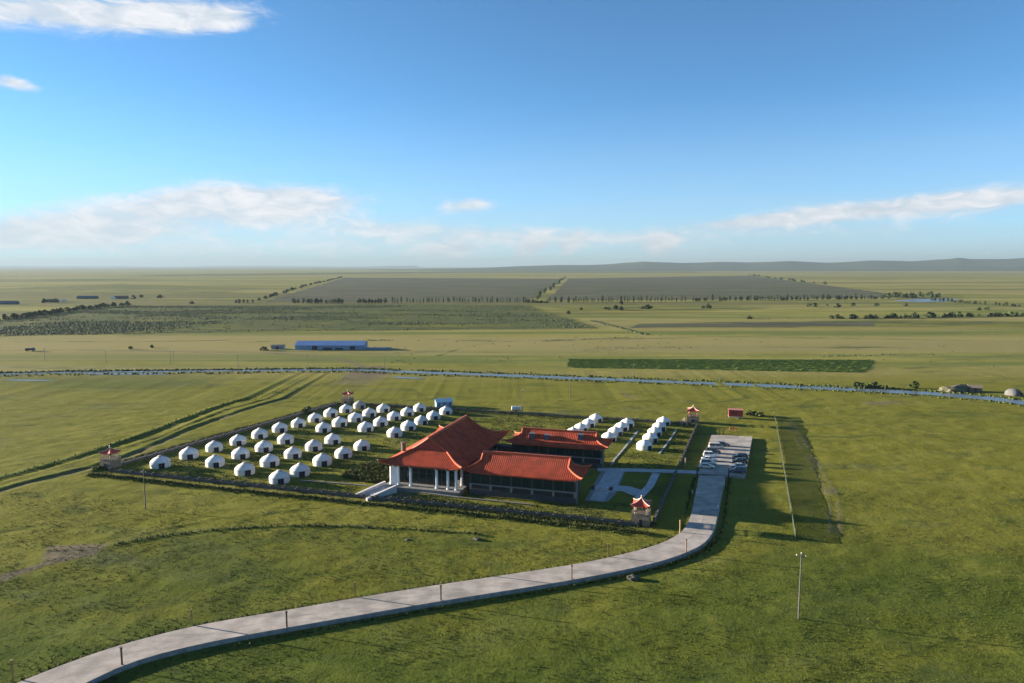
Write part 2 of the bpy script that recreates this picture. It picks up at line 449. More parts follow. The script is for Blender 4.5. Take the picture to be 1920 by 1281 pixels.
poly_cover(0, [(-2607.36, 5047.55), (-415.67, 9259.33), (2244.60, 8332.74), (1795.68, 6664.87), (-299.28, 6664.87), (-2206.23, 4269.99)], 180, 0.75)
poly_cover(0, [(-89.24, 150.45), (-75.09, 145.58), (-50.81, 134.99), (-41.80, 128.13), (-56.96, 129.45), (-74.90, 134.51), (-90.81, 141.53)], 6, 0.42)
poly_cover(0, [(-103.02, 136.94), (-90.56, 132.62), (-72.45, 129.89), (-73.93, 123.50), (-94.86, 125.56)], 8, 0.25)
poly_cover(0, [(-31.83, 118.62), (-14.44, 114.09), (-17.42, 109.87), (-32.02, 112.37)], 8, 0.3)
# lush
poly_cover(1, CAMP, 3, 0.32)
poly_cover(1, [(93.86, 890.11), (328.88, 909.81), (296.32, 819.08), (100.95, 787.63)], 20, 0.5)
poly_cover(1, [(172.74, 354.41), (196.29, 379.48), (234.86, 367.37), (221.92, 346.77)], 8, 0.7)
poly_cover(1, [(2254.19, 6408.28), (5126.55, 9259.33), (7481.99, 10417.57), (3520.94, 4898.90), (1781.43, 3964.52)], 150, 0.6)
poly_cover(1, [(-335.49, 416.72), (-167.99, 425.49), (-157.39, 398.23), (-316.22, 392.42)], 8, 0.9)
lush = np.clip(0.18 + 0.75*np.clip((180-y)/85, 0, 1) + 0.03*np.clip((x-20)/150, -0.3, 1)*np.clip((330-y)/120, 0, 1), 0, 1)
cv[nf, 1] = np.maximum(cv[nf, 1], lush)
# dry
cv[nf, 2] = np.clip((y-330)/260, 0, 0.62) + 0.12
poly_cover(2, [(-1425.14, 5950.07), (1417.04, 7574.62), (1745.80, 5552.96), (1115.74, 4382.53), (-950.09, 3964.52)], 60, 1.0)
poly_cover(2, [(1247.00, 3082.05), (2850.28, 3964.52), (2292.87, 2683.51), (1247.00, 1456.45), (960.80, 1360.51), (1125.34, 2027.39)], 80, 0.95)
cv[nf, 2] *= 1-0.85*cv[nf, 0]
# bare earth
poly_cover(3, [(-103.96, 152.86), (-90.35, 153.47), (-89.70, 148.41), (-96.62, 141.26), (-101.31, 133.09), (-105.50, 134.51), (-99.13, 143.39)], 3.0, 0.9)
poly_cover(3, [(-100.62, 434.64), (-80.02, 439.36), (-69.63, 416.72), (-71.72, 384.92), (-85.47, 384.92), (-96.16, 408.30)], 10, 0.9)
poly_cover(3, [(154.65, 321.72), (182.79, 328.32), (186.08, 316.63), (159.99, 308.10)], 10, 0.5)
poly_cover(3, [(39.18, 147.55), (47.70, 145.30), (42.08, 141.53), (37.01, 143.39)], 4, 0.35)
poly_cover(3, [(-40.32, 186.00), (-29.76, 192.43), (-22.83, 184.24), (-30.69, 179.97)], 3, 0.55)
YURTS_AT = YURT_SPOTS
for q in YURTS_AT:
    d = np.hypot(x-q[0], y-q[1]); cv[nf, 3] = np.maximum(cv[nf, 3], np.exp(-((d-3.0)/1.3)**2)*0.32)
for t, wd, a in ((off(TRACK_UP, -3.2), 1.6, .35), (off(TRACK_LOW, -2.6), 1.5, .7), (off(TRACK_ARC, .9), 0.8, .5), (TRACK_SPUR, .8, .35), (off(TRACK_EAST, 1.0), .8, .6), (off(TRACK_EAST, -1.0), .8, .6),
                 (TRACK_FAR, 5, .6), (TRACK_BEYOND, 4, .45), (TRACK_PLAIN, 1.5, .4), (TRACK_MEADOW, 1.4, .4), (TRACK_HAY, 1.5, .35), (off([C_NL, C_NR], -2.2), 1.5, .5), (off([C_FR, C_FL], -5), 3.0, .4)):
    line_cover(3, t, wd, a)
for pts_, wd, a in (([(-424.51, 584.85), (-316.14, 580.68), (-216.87, 597.70)], 2.5, .6), ([(0.00, 584.85), (-33.48, 553.09), (-51.65, 486.86)], 2.0, .6), ([(63.72, 602.11), (206.27, 620.42), (424.51, 584.85)], 3, .6), ([(-77.50, 464.55), (13.63, 449.11), (35.58, 430.02)], 2, .6), ([(210.93, 408.30), (313.38, 430.02)], 2.5, .5), ([(241.57, 430.02), (325.30, 446.63)], 2, .6), ([(115.62, 545.68), (301.56, 538.46)], 3, .4), ([(-495.79, 998.14), (-47.35, 1049.02)], 8, .5), ([(-318.03, 553.09), (-229.04, 560.71)], 2, .5)):
    line_cover(0, pts_, wd, a)
line_cover(1, TRACK_ARC, 0.8, 0.9); line_cover(1, TRACK_UP, 2.2, 0.95); line_cover(1, TRACK_LOW, 1.6, 0.9); line_cover(1, NEAR_BANK, 1.8, 0.95); line_cover(1, off([C_FL, C_NL], -2.6), 2.2, 0.95)

# ground material
gm = bpy.data.materials.new('steppe_grass'); gm.use_nodes = True
t = NT(gm.node_tree); b = gm.node_tree.nodes['Principled BSDF']
b.inputs['Roughness'].default_value = 1.0; b.inputs['Specular IOR Level'].default_value = 0.02
o_ = t.obj()
va = t.mapping(o_, (0.55, 1.0, 1.0), (0, 0, R(-14)))
n_big = t.noise(va, 1/420, 4, 0.55, 0.3)
n_mid = t.noise(va, 1/55, 5, 0.6, 0.4)
n_sm = t.noise(va, 1/9, 5, 0.65, 0.3)
n_tuft = t.noise(o_, 1/1.1, 4, 0.7)
n_fine = t.noise(o_, 3.0, 3, 0.7)
at_ = t.n.new('ShaderNodeAttribute'); at_.attribute_name = 'cover'
sp = t.n.new('ShaderNodeSeparateColor'); t.l.new(at_.outputs['Color'], sp.inputs[0])
brk = t.add(t.mul(t.sub(n_mid, 0.5), 1.7), t.mul(t.sub(n_sm, 0.5), 0.8))
f_lush = t.ramp(t.add(sp.outputs[1], brk), 0.18, 0.85)
f_dry = t.ramp(t.add(sp.outputs[2], t.add(t.mul(t.sub(n_big, 0.5), 1.2), t.mul(t.sub(n_mid, 0.5), 0.5))), 0.15, 0.95)
n_scr = t.noise(t.mapping(o_, (0.35, 1.0, 1.0)), 1/38, 5, 0.65, 0.3)
f_scr = t.ramp(t.add(sp.outputs[0], t.add(t.mul(t.sub(n_sm, 0.5), 0.9), t.mul(t.sub(n_scr, 0.5), 3.2))), 0.2, 0.85)
f_dirt = t.ramp(t.add(at_.outputs['Alpha'], t.mul(t.sub(n_sm, 0.5), 1.0)), 0.22, 0.8)
olive = t.mix(t.ramp(n_sm, 0.3, 0.72), (0.145, 0.140, 0.020), (0.188, 0.174, 0.034))
green = t.mix(t.ramp(n_sm, 0.28, 0.7), (0.046, 0.070, 0.011), (0.094, 0.112, 0.020))
dry = t.mix(t.ramp(n_mid, 0.3, 0.7), (0.222, 0.207, 0.050), (0.292, 0.258, 0.080))
scrub = t.mix(t.ramp(n_sm, 0.3, 0.72), (0.055, 0.070, 0.030), (0.125, 0.132, 0.048))
dirt = t.mix(t.ramp(n_tuft, 0.3, 0.7), (0.115, 0.088, 0.060), (0.200, 0.160, 0.118))
n_swirl = t.noise(va, 1/26, 4, 0.6, 2.2)
c_ = t.mix(f_lush, olive, green)
c_ = t.mix(t.ramp(n_swirl, 0.54, 0.68, 0.0, 0.5), c_, (0.182, 0.178, 0.032))
c_ = t.mix(t.ramp(n_swirl, 0.44, 0.34, 0.0, 0.55), c_, (0.062, 0.080, 0.022))
c_ = t.mix(f_dry, c_, dry)
n_str = t.noise(t.mapping(o_, (0.10, 1.0, 1.0), (0, 0, R(2))), 1/70, 5, 0.62, 0.2)
n_str2 = t.noise(t.mapping(o_, (0.06, 1.0, 1.0), (0, 0, R(-3)), (300, 90, 0)), 1/210, 4, 0.6, 0.2)
far_f = t.ramp(sp.outputs[2], 0.25, 0.6)
c_ = t.mix(t.mul(far_f, t.ramp(n_str, 0.485, 0.575, 0.0, 0.8)), c_, (0.118, 0.145, 0.040))
c_ = t.mix(t.mul(far_f, t.ramp(n_str2, 0.51, 0.58, 0.0, 0.75)), c_, (0.275, 0.225, 0.095))
c_ = t.mix(t.mul(far_f, t.ramp(n_str2, 0.475, 0.41, 0.0, 0.7)), c_, (0.115, 0.105, 0.050))
c_ = t.mix(f_scr, c_, scrub)
c_ = t.mix(t.mul(f_dirt, 0.85), c_, dirt)
tt = t.ramp(t.add(t.mul(n_tuft, 0.6), t.mul(n_fine, 0.4)), 0.3, 0.7, 0.84, 1.14)
hs = t.n.new('ShaderNodeHueSaturation'); t.put(hs.inputs['Value'], tt); t.l.new(c_, hs.inputs['Color'])
t.l.new(hs.outputs[0], b.inputs['Base Color'])
hgt = t.add(t.mul(n_tuft, 0.5), t.add(t.mul(n_fine, 0.22), t.mul(n_sm, 0.9)))
t.l.new(t.bump(hgt, 0.55, 0.5), b.inputs['Normal'])
V = np.stack([GX, GY, GZ], -1).reshape(-1, 3)
ny_, nx_ = GX.shape
I = np.arange(ny_*nx_).reshape(ny_, nx_)
Fq = np.stack([I[:-1,:-1], I[:-1,1:], I[1:,1:], I[1:,:-1]], -1).reshape(-1, 4)
ground = mesh_np('ground', V, Fq, gm, True)
ca = ground.data.attributes.new('cover', 'FLOAT_COLOR', 'POINT')
ca.data.foreach_set('color', cv.reshape(-1, 4).ravel())
tag(ground, kind='structure')

# ------------------------------------------------------------------ river
wm = bpy.data.materials.new('river_water'); wm.use_nodes = True
t = NT(wm.node_tree); b = wm.node_tree.nodes['Principled BSDF']
b.inputs['Base Color'].default_value = (0.11, 0.13, 0.14, 1); b.inputs['Roughness'].default_value = 0.3
t.l.new(t.bump(t.noise(t.mapping(t.obj(), (1, 1, 1)), 0.7, 3), 0.25, 0.1), b.inputs['Normal'])
L_ = []; R_ = []
for i, p in enumerate(RIVER):
    a = RIVER[max(i-1,0)]; c = RIVER[min(i+1,len(RIVER)-1)]
    d = Vector((c[0]-a[0], c[1]-a[1])).normalized(); wv = p[2]*0.38*(0.85+0.3*random.random())
    L_.append((p[0]-d.y*wv, p[1]+d.x*wv, 0.08)); R_.append((p[0]+d.y*wv, p[1]-d.x*wv, 0.08))
tag(MB().grid([R_, L_]).build('river', wm), kind='structure')
for px in ([(-250.64, 407.27), (-204.73, 408.30), (-193.02, 403.20), (-238.40, 402.19)], [(-66.11, 395.30), (-50.59, 391.46), (-47.06, 386.77), (-66.80, 390.52)], [(-279.70, 383.09), (-272.23, 384.92), (-244.17, 382.18), (-259.79, 379.48)]):
    p4 = smooth_line(px+[px[0]], 2)[:-1]
    tag(MB().face_add([(q[0], q[1], 0.07) for q in p4], [tuple(range(len(p4)))]).build('water', wm), kind='structure')

# ------------------------------------------------------------------ fields on the plain
def field_mat(name, c1, c2, c3, row_dir, row_w, row_amt, big=1/90):
    m = bpy.data.materials.new(name); m.use_nodes = True
    t = NT(m.node_tree); b = m.node_tree.nodes['Principled BSDF']
    b.inputs['Roughness'].default_value = 1.0; b.inputs['Specular IOR Level'].default_value = 0.02
    o = t.obj()
    v = t.mapping(o, (1, 1, 1), (0, 0, R(row_dir)))
    s = t.n.new('ShaderNodeSeparateXYZ'); t.l.new(v, s.inputs[0])
    rows = t.m('SINE', t.mul(s.outputs[1], 6.2832/row_w))
    n1 = t.noise(t.mapping(o, (0.25, 1, 1)), big, 5, 0.6, 0.3); n2 = t.noise(o, 1/8, 4, 0.7)
    cc = t.mix(t.ramp(n1, 0.35, 0.68), c1, c2)
    cc = t.mix(t.ramp(t.add(t.add(t.mul(n2, 0.5), t.mul(n1, 0.5)), t.mul(rows, row_amt)), 0.46, 0.66), cc, c3)
    t.l.new(cc, b.inputs['Base Color'])
    t.l.new(t.bump(n2, 0.6, 0.6), b.inputs['Normal'])
    return m
pm = field_mat('ploughed_earth', (0.072, 0.066, 0.052), (0.132, 0.116, 0.086), (0.092, 0.104, 0.046), 3, 46, 0.22, 1/60)
def sheet(name, pts, m, z):
    q = resample(list(pts)+[pts[0]], 22)[:-1]
    q = [(p[0]+random.uniform(-5, 5), p[1]+random.uniform(-9, 9), z) for p in q]
    return tag(MB().face_add(q, [tuple(range(len(q)))]).build(name, m), kind='structure')
sheet('ploughed_field', [(-429.11, 1219.78), (23.09, 1228.86), (249.40, 3468.13), (-904.80, 3872.17)], pm, 0.25)
sheet('ploughed_field', [(63.31, 1276.38), (482.71, 1338.46), (729.18, 1406.85), (816.62, 1469.39), (1074.34, 2559.35), (1541.43, 4626.37), (281.24, 3542.06)], pm, 0.25)
sheet('ploughed_field', [(131.56, 758.48), (278.40, 769.16), (403.79, 787.63), (376.87, 734.68), (260.24, 718.56), (118.25, 712.31)], pm, 0.12)

# green crop: rows of leafy plants as low ridges
crop_m = mat('crop_leaves', (0.20, 0.22, 0.036), 0.85, noise_scale=0.8, noise_amt=0.45, bump=0.6, bump_dist=0.3, spec=0.15)
q0, q1, q2, q3 = [Vector(p) for p in ((35.68, 431.16), (205.65, 411.42), (240.21, 465.89), (38.84, 469.94))]
mb = MB(); NR_ = 34
for k in range(NR_):
    ta = (k+0.12)/NR_; tb = (k+0.88)/NR_
    a0 = q0.lerp(q3, ta); a1 = q1.lerp(q2, ta); b0 = q0.lerp(q3, tb); b1 = q1.lerp(q2, tb)
    r1, r2, r3 = [], [], []
    for i in range(61):
        s = i/60 if 0 < i < 60 else i/60+random.uniform(-.012, .012); A = a0.lerp(a1, s); B = b0.lerp(b1, s); h = 0.3+0.3*random.random()
        M = A.lerp(B, 0.5+random.uniform(-.15, .15))
        r1.append((A.x, A.y, -0.1)); r2.append((M.x, M.y, h)); r3.append((B.x, B.y, -0.1))
    mb.grid([r1, r2, r3])
tag(mb.build('crop_rows', crop_m), 'long rectangle of dark green crop rows beyond the river', 'crop', kind='stuff')

# ------------------------------------------------------------------ hills
hm = field_mat('hill_grass', (0.060, 0.072, 0.040), (0.085, 0.092, 0.050), (0.055, 0.060, 0.045), 20, 900, 0.05, 1/1500)
prof = [(-2600,2),(-1500,20),(-300,45),(800,95),(1300,108),(1950,140),(2170,158),(2380,143),(2900,128),(3400,142),(4000,125),(4700,150),(5300,132),(6100,170),(6700,158),(7350,190),(7520,222),(7700,188),(8300,196),(8700,226),(9800,250),(11500,210),(13500,260),(17000,120),(19000,10)]
hx = np.arange(-2600, 19000, 90.0); hy = np.linspace(8600, 14500, 34)
HX, HY = np.meshgrid(hx, hy)
ridge = np.interp(HX*12000/HY, [p[0] for p in prof], [p[1] for p in prof])
q = np.clip((HY-8600)/3400, 0, 1); back = np.clip((14500-HY)/2500, 0, 1)
HZ = ridge*(q**1.9)*np.minimum(1, back)*(0.72+0.56*fbm(HX/1500, HY/1100, 4, 40))*0.86 - 2
HZ = np.where(HY > 11900, HZ, HZ*(0.75+0.5*fbm(HX/700, HY/500, 3, 50)))
I = np.arange(HX.size).reshape(HX.shape)
hills = mesh_np('hills', np.stack([HX, HY, HZ], -1).reshape(-1, 3), np.stack([I[:-1,:-1], I[:-1,1:], I[1:,1:], I[1:,:-1]], -1).reshape(-1, 4), hm, True)
tag(hills, kind='structure')
hx = np.arange(-26000, -4000, 300.0); hy = np.linspace(26000, 33000, 12); HX, HY = np.meshgrid(hx, hy)
HZ = 85*np.sin(np.pi*(HY-26000)/7000)*(fbm(HX/3500, HY/3000, 3, 61)*1.4-0.2) - 3
I = np.arange(HX.size).reshape(HX.shape)
tag(mesh_np('far_hills', np.stack([HX, HY, HZ], -1).reshape(-1, 3), np.stack([I[:-1,:-1], I[:-1,1:], I[1:,1:], I[1:,:-1]], -1).reshape(-1, 4), hm, True), kind='structure')

# ------------------------------------------------------------------ haze
vm = bpy.data.materials.new('haze_air'); vm.use_nodes = True
vt = vm.node_tree; vt.nodes.clear()
vo = vt.nodes.new('ShaderNodeOutputMaterial'); pv = vt.nodes.new('ShaderNodeVolumePrincipled')
pv.inputs['Color'].default_value = (0.240, 0.310, 0.368, 1); pv.inputs['Density'].default_value = 5.2e-5
pv.inputs['Anisotropy'].default_value = 0.12
vt.links.new(pv.outputs[0], vo.inputs['Volume'])
tag(MB().box(-46000, 46000, -4500, 46000, -5, 420).build('haze', vm), 'pale blue haze over the far plain', 'haze', kind='stuff')

# ------------------------------------------------------------------ driveway and car park, cast in slabs
conc = mat('concrete', (0.345, 0.295, 0.255), 0.9, noise_scale=0.35, noise_amt=0.22, bump=0.2, bump_dist=0.02, rand=0.13, spec=0.25)
conc_side = mat('concrete_side', (0.24, 0.22, 0.20), 0.9, noise_scale=0.8, noise_amt=0.25)
RZ = 0.70
road_l = [(*p, RZ-0.03) for p in ROAD_L]; road_r = [(*p, RZ-0.03) for p in ROAD_R]
mb = MB()
bl = [(*p, -0.4) for p in off(ROAD_L, -0.25)]; br = [(*p, -0.4) for p in off(ROAD_R, 0.25)]
mb.grid([br, road_r, road_l, bl])
road = tag(mb.build('road', conc_side), kind='structure')
for i in range(NRS-1):
    a, b2, c, d = [Vector(p) for p in (ROAD_L[i], ROAD_R[i], ROAD_R[i+1], ROAD_L[i+1])]
    ctr = (a+b2+c+d)/4; mid1 = (a+b2)/2; mid2 = (c+d)/2
    for quad in ((a, mid1, mid2, d), (mid1, b2, c, mid2)):
        cc = sum(quad, Vector((0,0)))/4
        q = [p+(cc-p).normalized()*0.035 for p in quad]
        MB().prism([(p.x, p.y) for p in q][::-1], RZ-0.2, RZ+0.004*(i % 2)).build('slab', conc, road)
lot = tag(MB().prism(LOT[::-1], -0.4, RZ-0.03).build('car_park', conc_side), kind='structure')
l0, l1, l2, l3 = [Vector(p) for p in LOT]
for r in range(10):
    for c in range(3):
        g_ = lambda u, v: l0.lerp(l1, u).lerp(l3.lerp(l2, u), v)
        quad = [g_(c/3+.002, r/10+.001), g_((c+1)/3-.002, r/10+.001), g_((c+1)/3-.002, (r+1)/10-.001), g_(c/3+.002, (r+1)/10-.001)]
        MB().prism([(p.x, p.y) for p in quad][::-1], RZ-0.2, RZ+0.003*((r+c) % 2)).build('slab', conc, lot)

# ================================================================== THE HALL AND ITS WINGS
BO = (-33.9, 194.1); BA = R(-16.4)
def bl_w(x, y): return (BO[0]+x*math.cos(BA)-y*math.sin(BA), BO[1]+x*math.sin(BA)+y*math.cos(BA))
tile = mat('roof_tile', (0.42, 0.063, 0.023), 0.6, noise_scale=0.35, noise_amt=0.28, spec=0.3)
tile_cap = mat('ridge_tile', (0.40, 0.085, 0.034), 0.5, noise_scale=2.0, noise_amt=0.2, spec=0.3)
gable_m = mat('gable_board', (0.25, 0.05, 0.035), 0.8, noise_scale=1.0)
beam_m = mat('eave_beam_paint', (0.50, 0.40, 0.30), 0.7, noise_scale=2.0, noise_amt=0.2)
brk_m = mat('bracket_paint', (0.10, 0.05, 0.04), 0.7)
col_m = mat('column_paint', (0.74, 0.72, 0.70), 0.6, noise_scale=1.0, noise_amt=0.08)
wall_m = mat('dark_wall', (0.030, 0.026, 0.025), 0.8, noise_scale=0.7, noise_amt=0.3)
plinth_m = mat('plinth_stone', (0.17, 0.16, 0.15), 0.85, noise_scale=0.9, noise_amt=0.2)
glass_m = mat('window_glass', (0.012, 0.030, 0.028), 0.06, spec=0.6)
frame_m = mat('window_frame_paint', (0.035, 0.042, 0.038), 0.6)
sill_m = mat('sill_stone', (0.20, 0.19, 0.175), 0.8, noise_scale=1.5, noise_amt=0.15)
stone_w = mat('pale_stone', (0.50, 0.46, 0.44), 0.8, noise_scale=1.2, noise_amt=0.16, bump=0.3)

def xieshan(root, M, A, B, Rr, ze, zr, lift, pitch=0.42, pw=0.9, hips=(1,1)):
    """hip-and-gable roof: eaves rectangle 2A x 2B, ridge 2Rr long along local X; M maps local points"""
    def f(d):
        s = min(1.0, d/B); return ze + (zr-ze)*(pw*s*0.62 + (1-pw*0.62)*s*s)
    def up(X, Y):
        c = math.hypot(A-abs(X), B-abs(Y)); return lift*max(0.0, 1-c/5.5)**2
    def Z(X, Y, d): return f(d)+up(X, Y)
    def P(X, Y, d, dz=0.0):
        k = 1+0.022*max(0.0, 1-math.hypot(A-abs(X), B-abs(Y))/4.0)
        return M(X*k, Y*k, Z(X, Y, d)+dz)
    xm = lambda d: A-d if d < A-Rr else Rr
    K = 12
    mb = MB()
    for sg in (-1, 1):
        rows = []
        ds = sorted(set([B*i/K for i in range(K+1)] + [A-Rr]))
        for d in ds:
            rows.append([P(xm(d)*(-1+2*i/28), sg*(B-d), d) for i in range(29)])
        mb.grid(rows if sg < 0 else [r[::-1] for r in rows])
        rows = []
        for i in range(7):
            d = (A-Rr)*i/6
            rows.append([P(sg*(A-d), (B-d)*(-1+2*j/20), d) for j in range(21)])
        mb.grid(rows if sg > 0 else [r[::-1] for r in rows])
        # underside of the eaves
        mb.grid([[P(sg*A*(1-0.0*i), B*(-1+2*j/16), 0, -0.25) for j in range(17)] for i in (0,)]+[[M(sg*(A-2.0), (B-2.0)*(-1+2*j/16), ze-0.1) for j in range(17)]])
        mb.grid([[P(A*(-1+2*j/16), sg*B, 0, -0.25) for j in range(17)], [M((A-2.0)*(-1+2*j/16), sg*(B-2.0), ze-0.1) for j in range(17)]])
        mb.grid([[P(A*(-1+2*j/24), sg*B, 0, dz) for j in range(25)] for dz in (0.0, -0.25)])
        mb.grid([[P(sg*A, B*(-1+2*j/24), 0, dz) for j in range(25)] for dz in (0.0, -0.25)])
    roof = mb.build('roof', tile, root)
    # cover-tile ribs running down every slope
    rb = MB()
    def rib(path, side):
        prof = ((-0.15, -0.02), (-0.11, 0.10), (0, 0.155), (0.11, 0.10), (0.15, -0.02))
        rows = [[M(*[p[0]+side[0]*u, p[1]+side[1]*u, p[2]+h]) for u, h in prof] for p in path]
        rb.grid(rows)
    n = int(2*A/0.56)
    for k in range(n+1):
        X = -A+0.25+(2*A-0.5)*k/n
        dm = B-0.15 if abs(X) <= Rr else A-abs(X)
        if dm < 0.3: continue
        for sg in (-1, 1):
            path = []
            for i in range(9):
                d = dm*i/8; q = 1+0.022*max(0.0, 1-math.hypot(A-abs(X), d)/4.0)
                path.append((X*q, sg*(B-d)*q, Z(X, sg*(B-d), d)))
            rib(path, (1, 0))
    n = int(2*B/0.56)
    for k in range(n+1):
        Y = -B+0.25+(2*B-0.5)*k/n
        dm = min(A-Rr, B-abs(Y))
        if dm < 0.3: continue
        for sg in (-1, 1):
            path = []
            for i in range(6):
                d = dm*i/5; q = 1+0.022*max(0.0, 1-math.hypot(d, B-abs(Y))/4.0)
                path.append((sg*(A-d)*q, Y*q, Z(sg*(A-d), Y, d)))
            rib(path, (0, 1))
    tag(rb.build('tile_ribs', tile, roof, True), kind='stuff')
    # ridges
    MB().bar(M(-Rr-0.3, 0, zr+0.18), M(Rr+0.3, 0, zr+0.18), 0.55, 0.7).build('main_ridge', tile_cap, roof)
    for sx_ in (-1, 1):
        # gable board with sloping barge ridges
        d0 = A-Rr; yg = B-d0
        pts = [M(sx_*(Rr-0.12), y_, f(B-abs(y_))-0.06) for y_ in [yg*(-1+2*i/12) for i in range(13)]]
        g = MB(); base = [M(sx_*(Rr-0.12), yg*(-1+2*i/12), f(d0)-0.3) for i in range(13)]
        g.grid([base, pts] if sx_ > 0 else [pts, base])
        g.build('gable', gable_m, roof)
        for sy_ in (-1, 1):
            path = [M(sx_*(Rr+0.05), sy_*(B-d), f(d)+0.2) for d in [d0+(B-d0)*i/8 for i in range(9)]]
            MB().tube(path, 0.28, 5).build('verge_ridge', tile_cap, roof)
            path = [P(sx_*(A-d), sy_*(B-d), d, 0.2) for d in [d0*i/8 for i in range(9)]]
            tip = Vector(path[0])+(Vector(path[0])-Vector(path[1])).normalized()*0.5+Vector((0,0,0.25))
            MB().tube([tip]+path, [0.12]+[0.26]*9, 5).build('hip_ridge', tile_cap, roof)
    return roof

# ---- hall
hall = thing('hall', 'tall main hall with a steep dark red hip-and-gable roof and white porch columns', 'building', BO, BA)
HC = (9.4, 20.5)
xieshan(hall, lambda X, Y, Zc: (HC[0]+Y*1.0, HC[1]+X, Zc), 21.8, 11.9, 15.2, 7.1, 13.6, 0.8)
MB().box(-1.6, 21.0, -2.2, 41.0, -0.3, 1.1).build('plinth', plinth_m, hall)
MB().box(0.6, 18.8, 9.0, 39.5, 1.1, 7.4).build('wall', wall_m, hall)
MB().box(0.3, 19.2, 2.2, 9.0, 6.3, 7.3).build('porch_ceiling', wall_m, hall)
cm = MB().lathe([(0.52,0),(0.52,0.35),(0.40,0.42),(0.38,5.1),(0.5,5.3),(0.5,5.5)], 12).data('column', col_m)
for (cx, cy) in [(0,0),(2.2,0),(5.9,0),(13.7,0),(17.0,0),(19.4,0),(0,4.5),(0,9),(19.4,4.5),(19.4,9),(0,16),(0,23),(0,30),(0,37)]:
    o = bpy.data.objects.new('column', cm); col.objects.link(o); o.parent = hall; o.location = (cx, cy, 1.1)
MB().box(0.25, 1.95, -0.18, 0.12, 1.1, 6.5).build('pier_panel', col_m, hall)
MB().box(-0.3, 19.7, -0.35, 0.35, 6.5, 7.0).build('front_beam', beam_m, hall)
MB().box(-0.35, 0.3, 0.35, 38.0, 6.5, 7.0).build('side_beam', beam_m, hall)
MB().box(19.1, 19.75, 0.35, 38.0, 6.5, 7.0).build('side_beam', beam_m, hall)
bk = MB().box(-0.28, 0.28, -1.0, 0.0, -0.28, 0.28).data('bracket', brk_m)
for k in range(13):
    o = bpy.data.objects.new('bracket', bk); col.objects.link(o); o.parent = hall; o.location = (0.3+18.8*k/12, -0.36, 7.0-0.12)
for k in range(8):
    x0 = 0.7+18.0*k/8; x1 = 0.7+18.0*(k+1)/8
    fr = MB()
    fr.box(x0, x0+0.14, 2.3, 2.5, 1.1, 6.3).box(x1-0.14, x1, 2.3, 2.5, 1.1, 6.3).box(x0+0.14, x1-0.14, 2.3, 2.5, 6.1, 6.3).box(x0+0.14, x1-0.14, 2.3, 2.5, 1.1, 1.3).box(x0+0.14, x1-0.14, 2.32, 2.48, 4.2, 4.35)
    wd = fr.build('window', frame_m, hall)
    MB().box(x0+0.14, x1-0.14, 2.36, 2.42, 1.3, 4.2).build('pane', glass_m, wd)
    MB().box(x0+0.14, x1-0.14, 2.36, 2.42, 4.35, 6.1).build('pane', glass_m, wd)
MB().lathe([(0.75,0),(0.75,2.2),(0.9,2.25),(0.9,2.5),(0.5,2.55)], 8, -0.6, 9.5, 8.2).build('chimney', mat('chimney_render', (0.10,0.095,0.085), 0.9, noise_scale=2), hall)
# links to the wings
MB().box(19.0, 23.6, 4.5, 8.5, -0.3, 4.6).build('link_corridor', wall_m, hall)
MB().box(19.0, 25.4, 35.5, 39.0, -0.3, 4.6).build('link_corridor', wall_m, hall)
MB().box(19.9, 20.3, 13.0, 34.5, 1.0, 4.4).build('side_glazing', glass_m, hall)
for k in range(9): MB().box(20.2, 20.4, 13.0+k*2.6, 13.25+k*2.6, 1.0, 4.6).build('mullion', mat('pale_mullion', (0.35,0.38,0.36), 0.6), hall)

# ---- stairs and apron before the porch
st = thing('stairs', 'pale stone steps with side walls climbing to the porch', 'stairs', bl_w(0.6, -2.2), BA+R(-28))
for k in range(9):
    MB().box(-2.2, 2.2, -0.95*(k+1), -0.95*k+0.0, -0.3, 1.08-0.12*k).build('step', stone_w, st)
for s in (-1, 1):
    m_ = MB(); xa, xb = (s*2.2, s*2.9) if s > 0 else (s*2.9, s*2.2)
    m_.face_add([(xa,0.2,-.3),(xb,0.2,-.3),(xb,-9.4,-.3),(xa,-9.4,-.3),(xa,0.2,2.0),(xb,0.2,2.0),(xb,-9.4,0.55),(xa,-9.4,0.55)], [(0,1,2,3),(4,7,6,5),(0,4,5,1),(1,5,6,2),(2,6,7,3),(3,7,4,0)])
    m_.build('side_wall', stone_w, st)

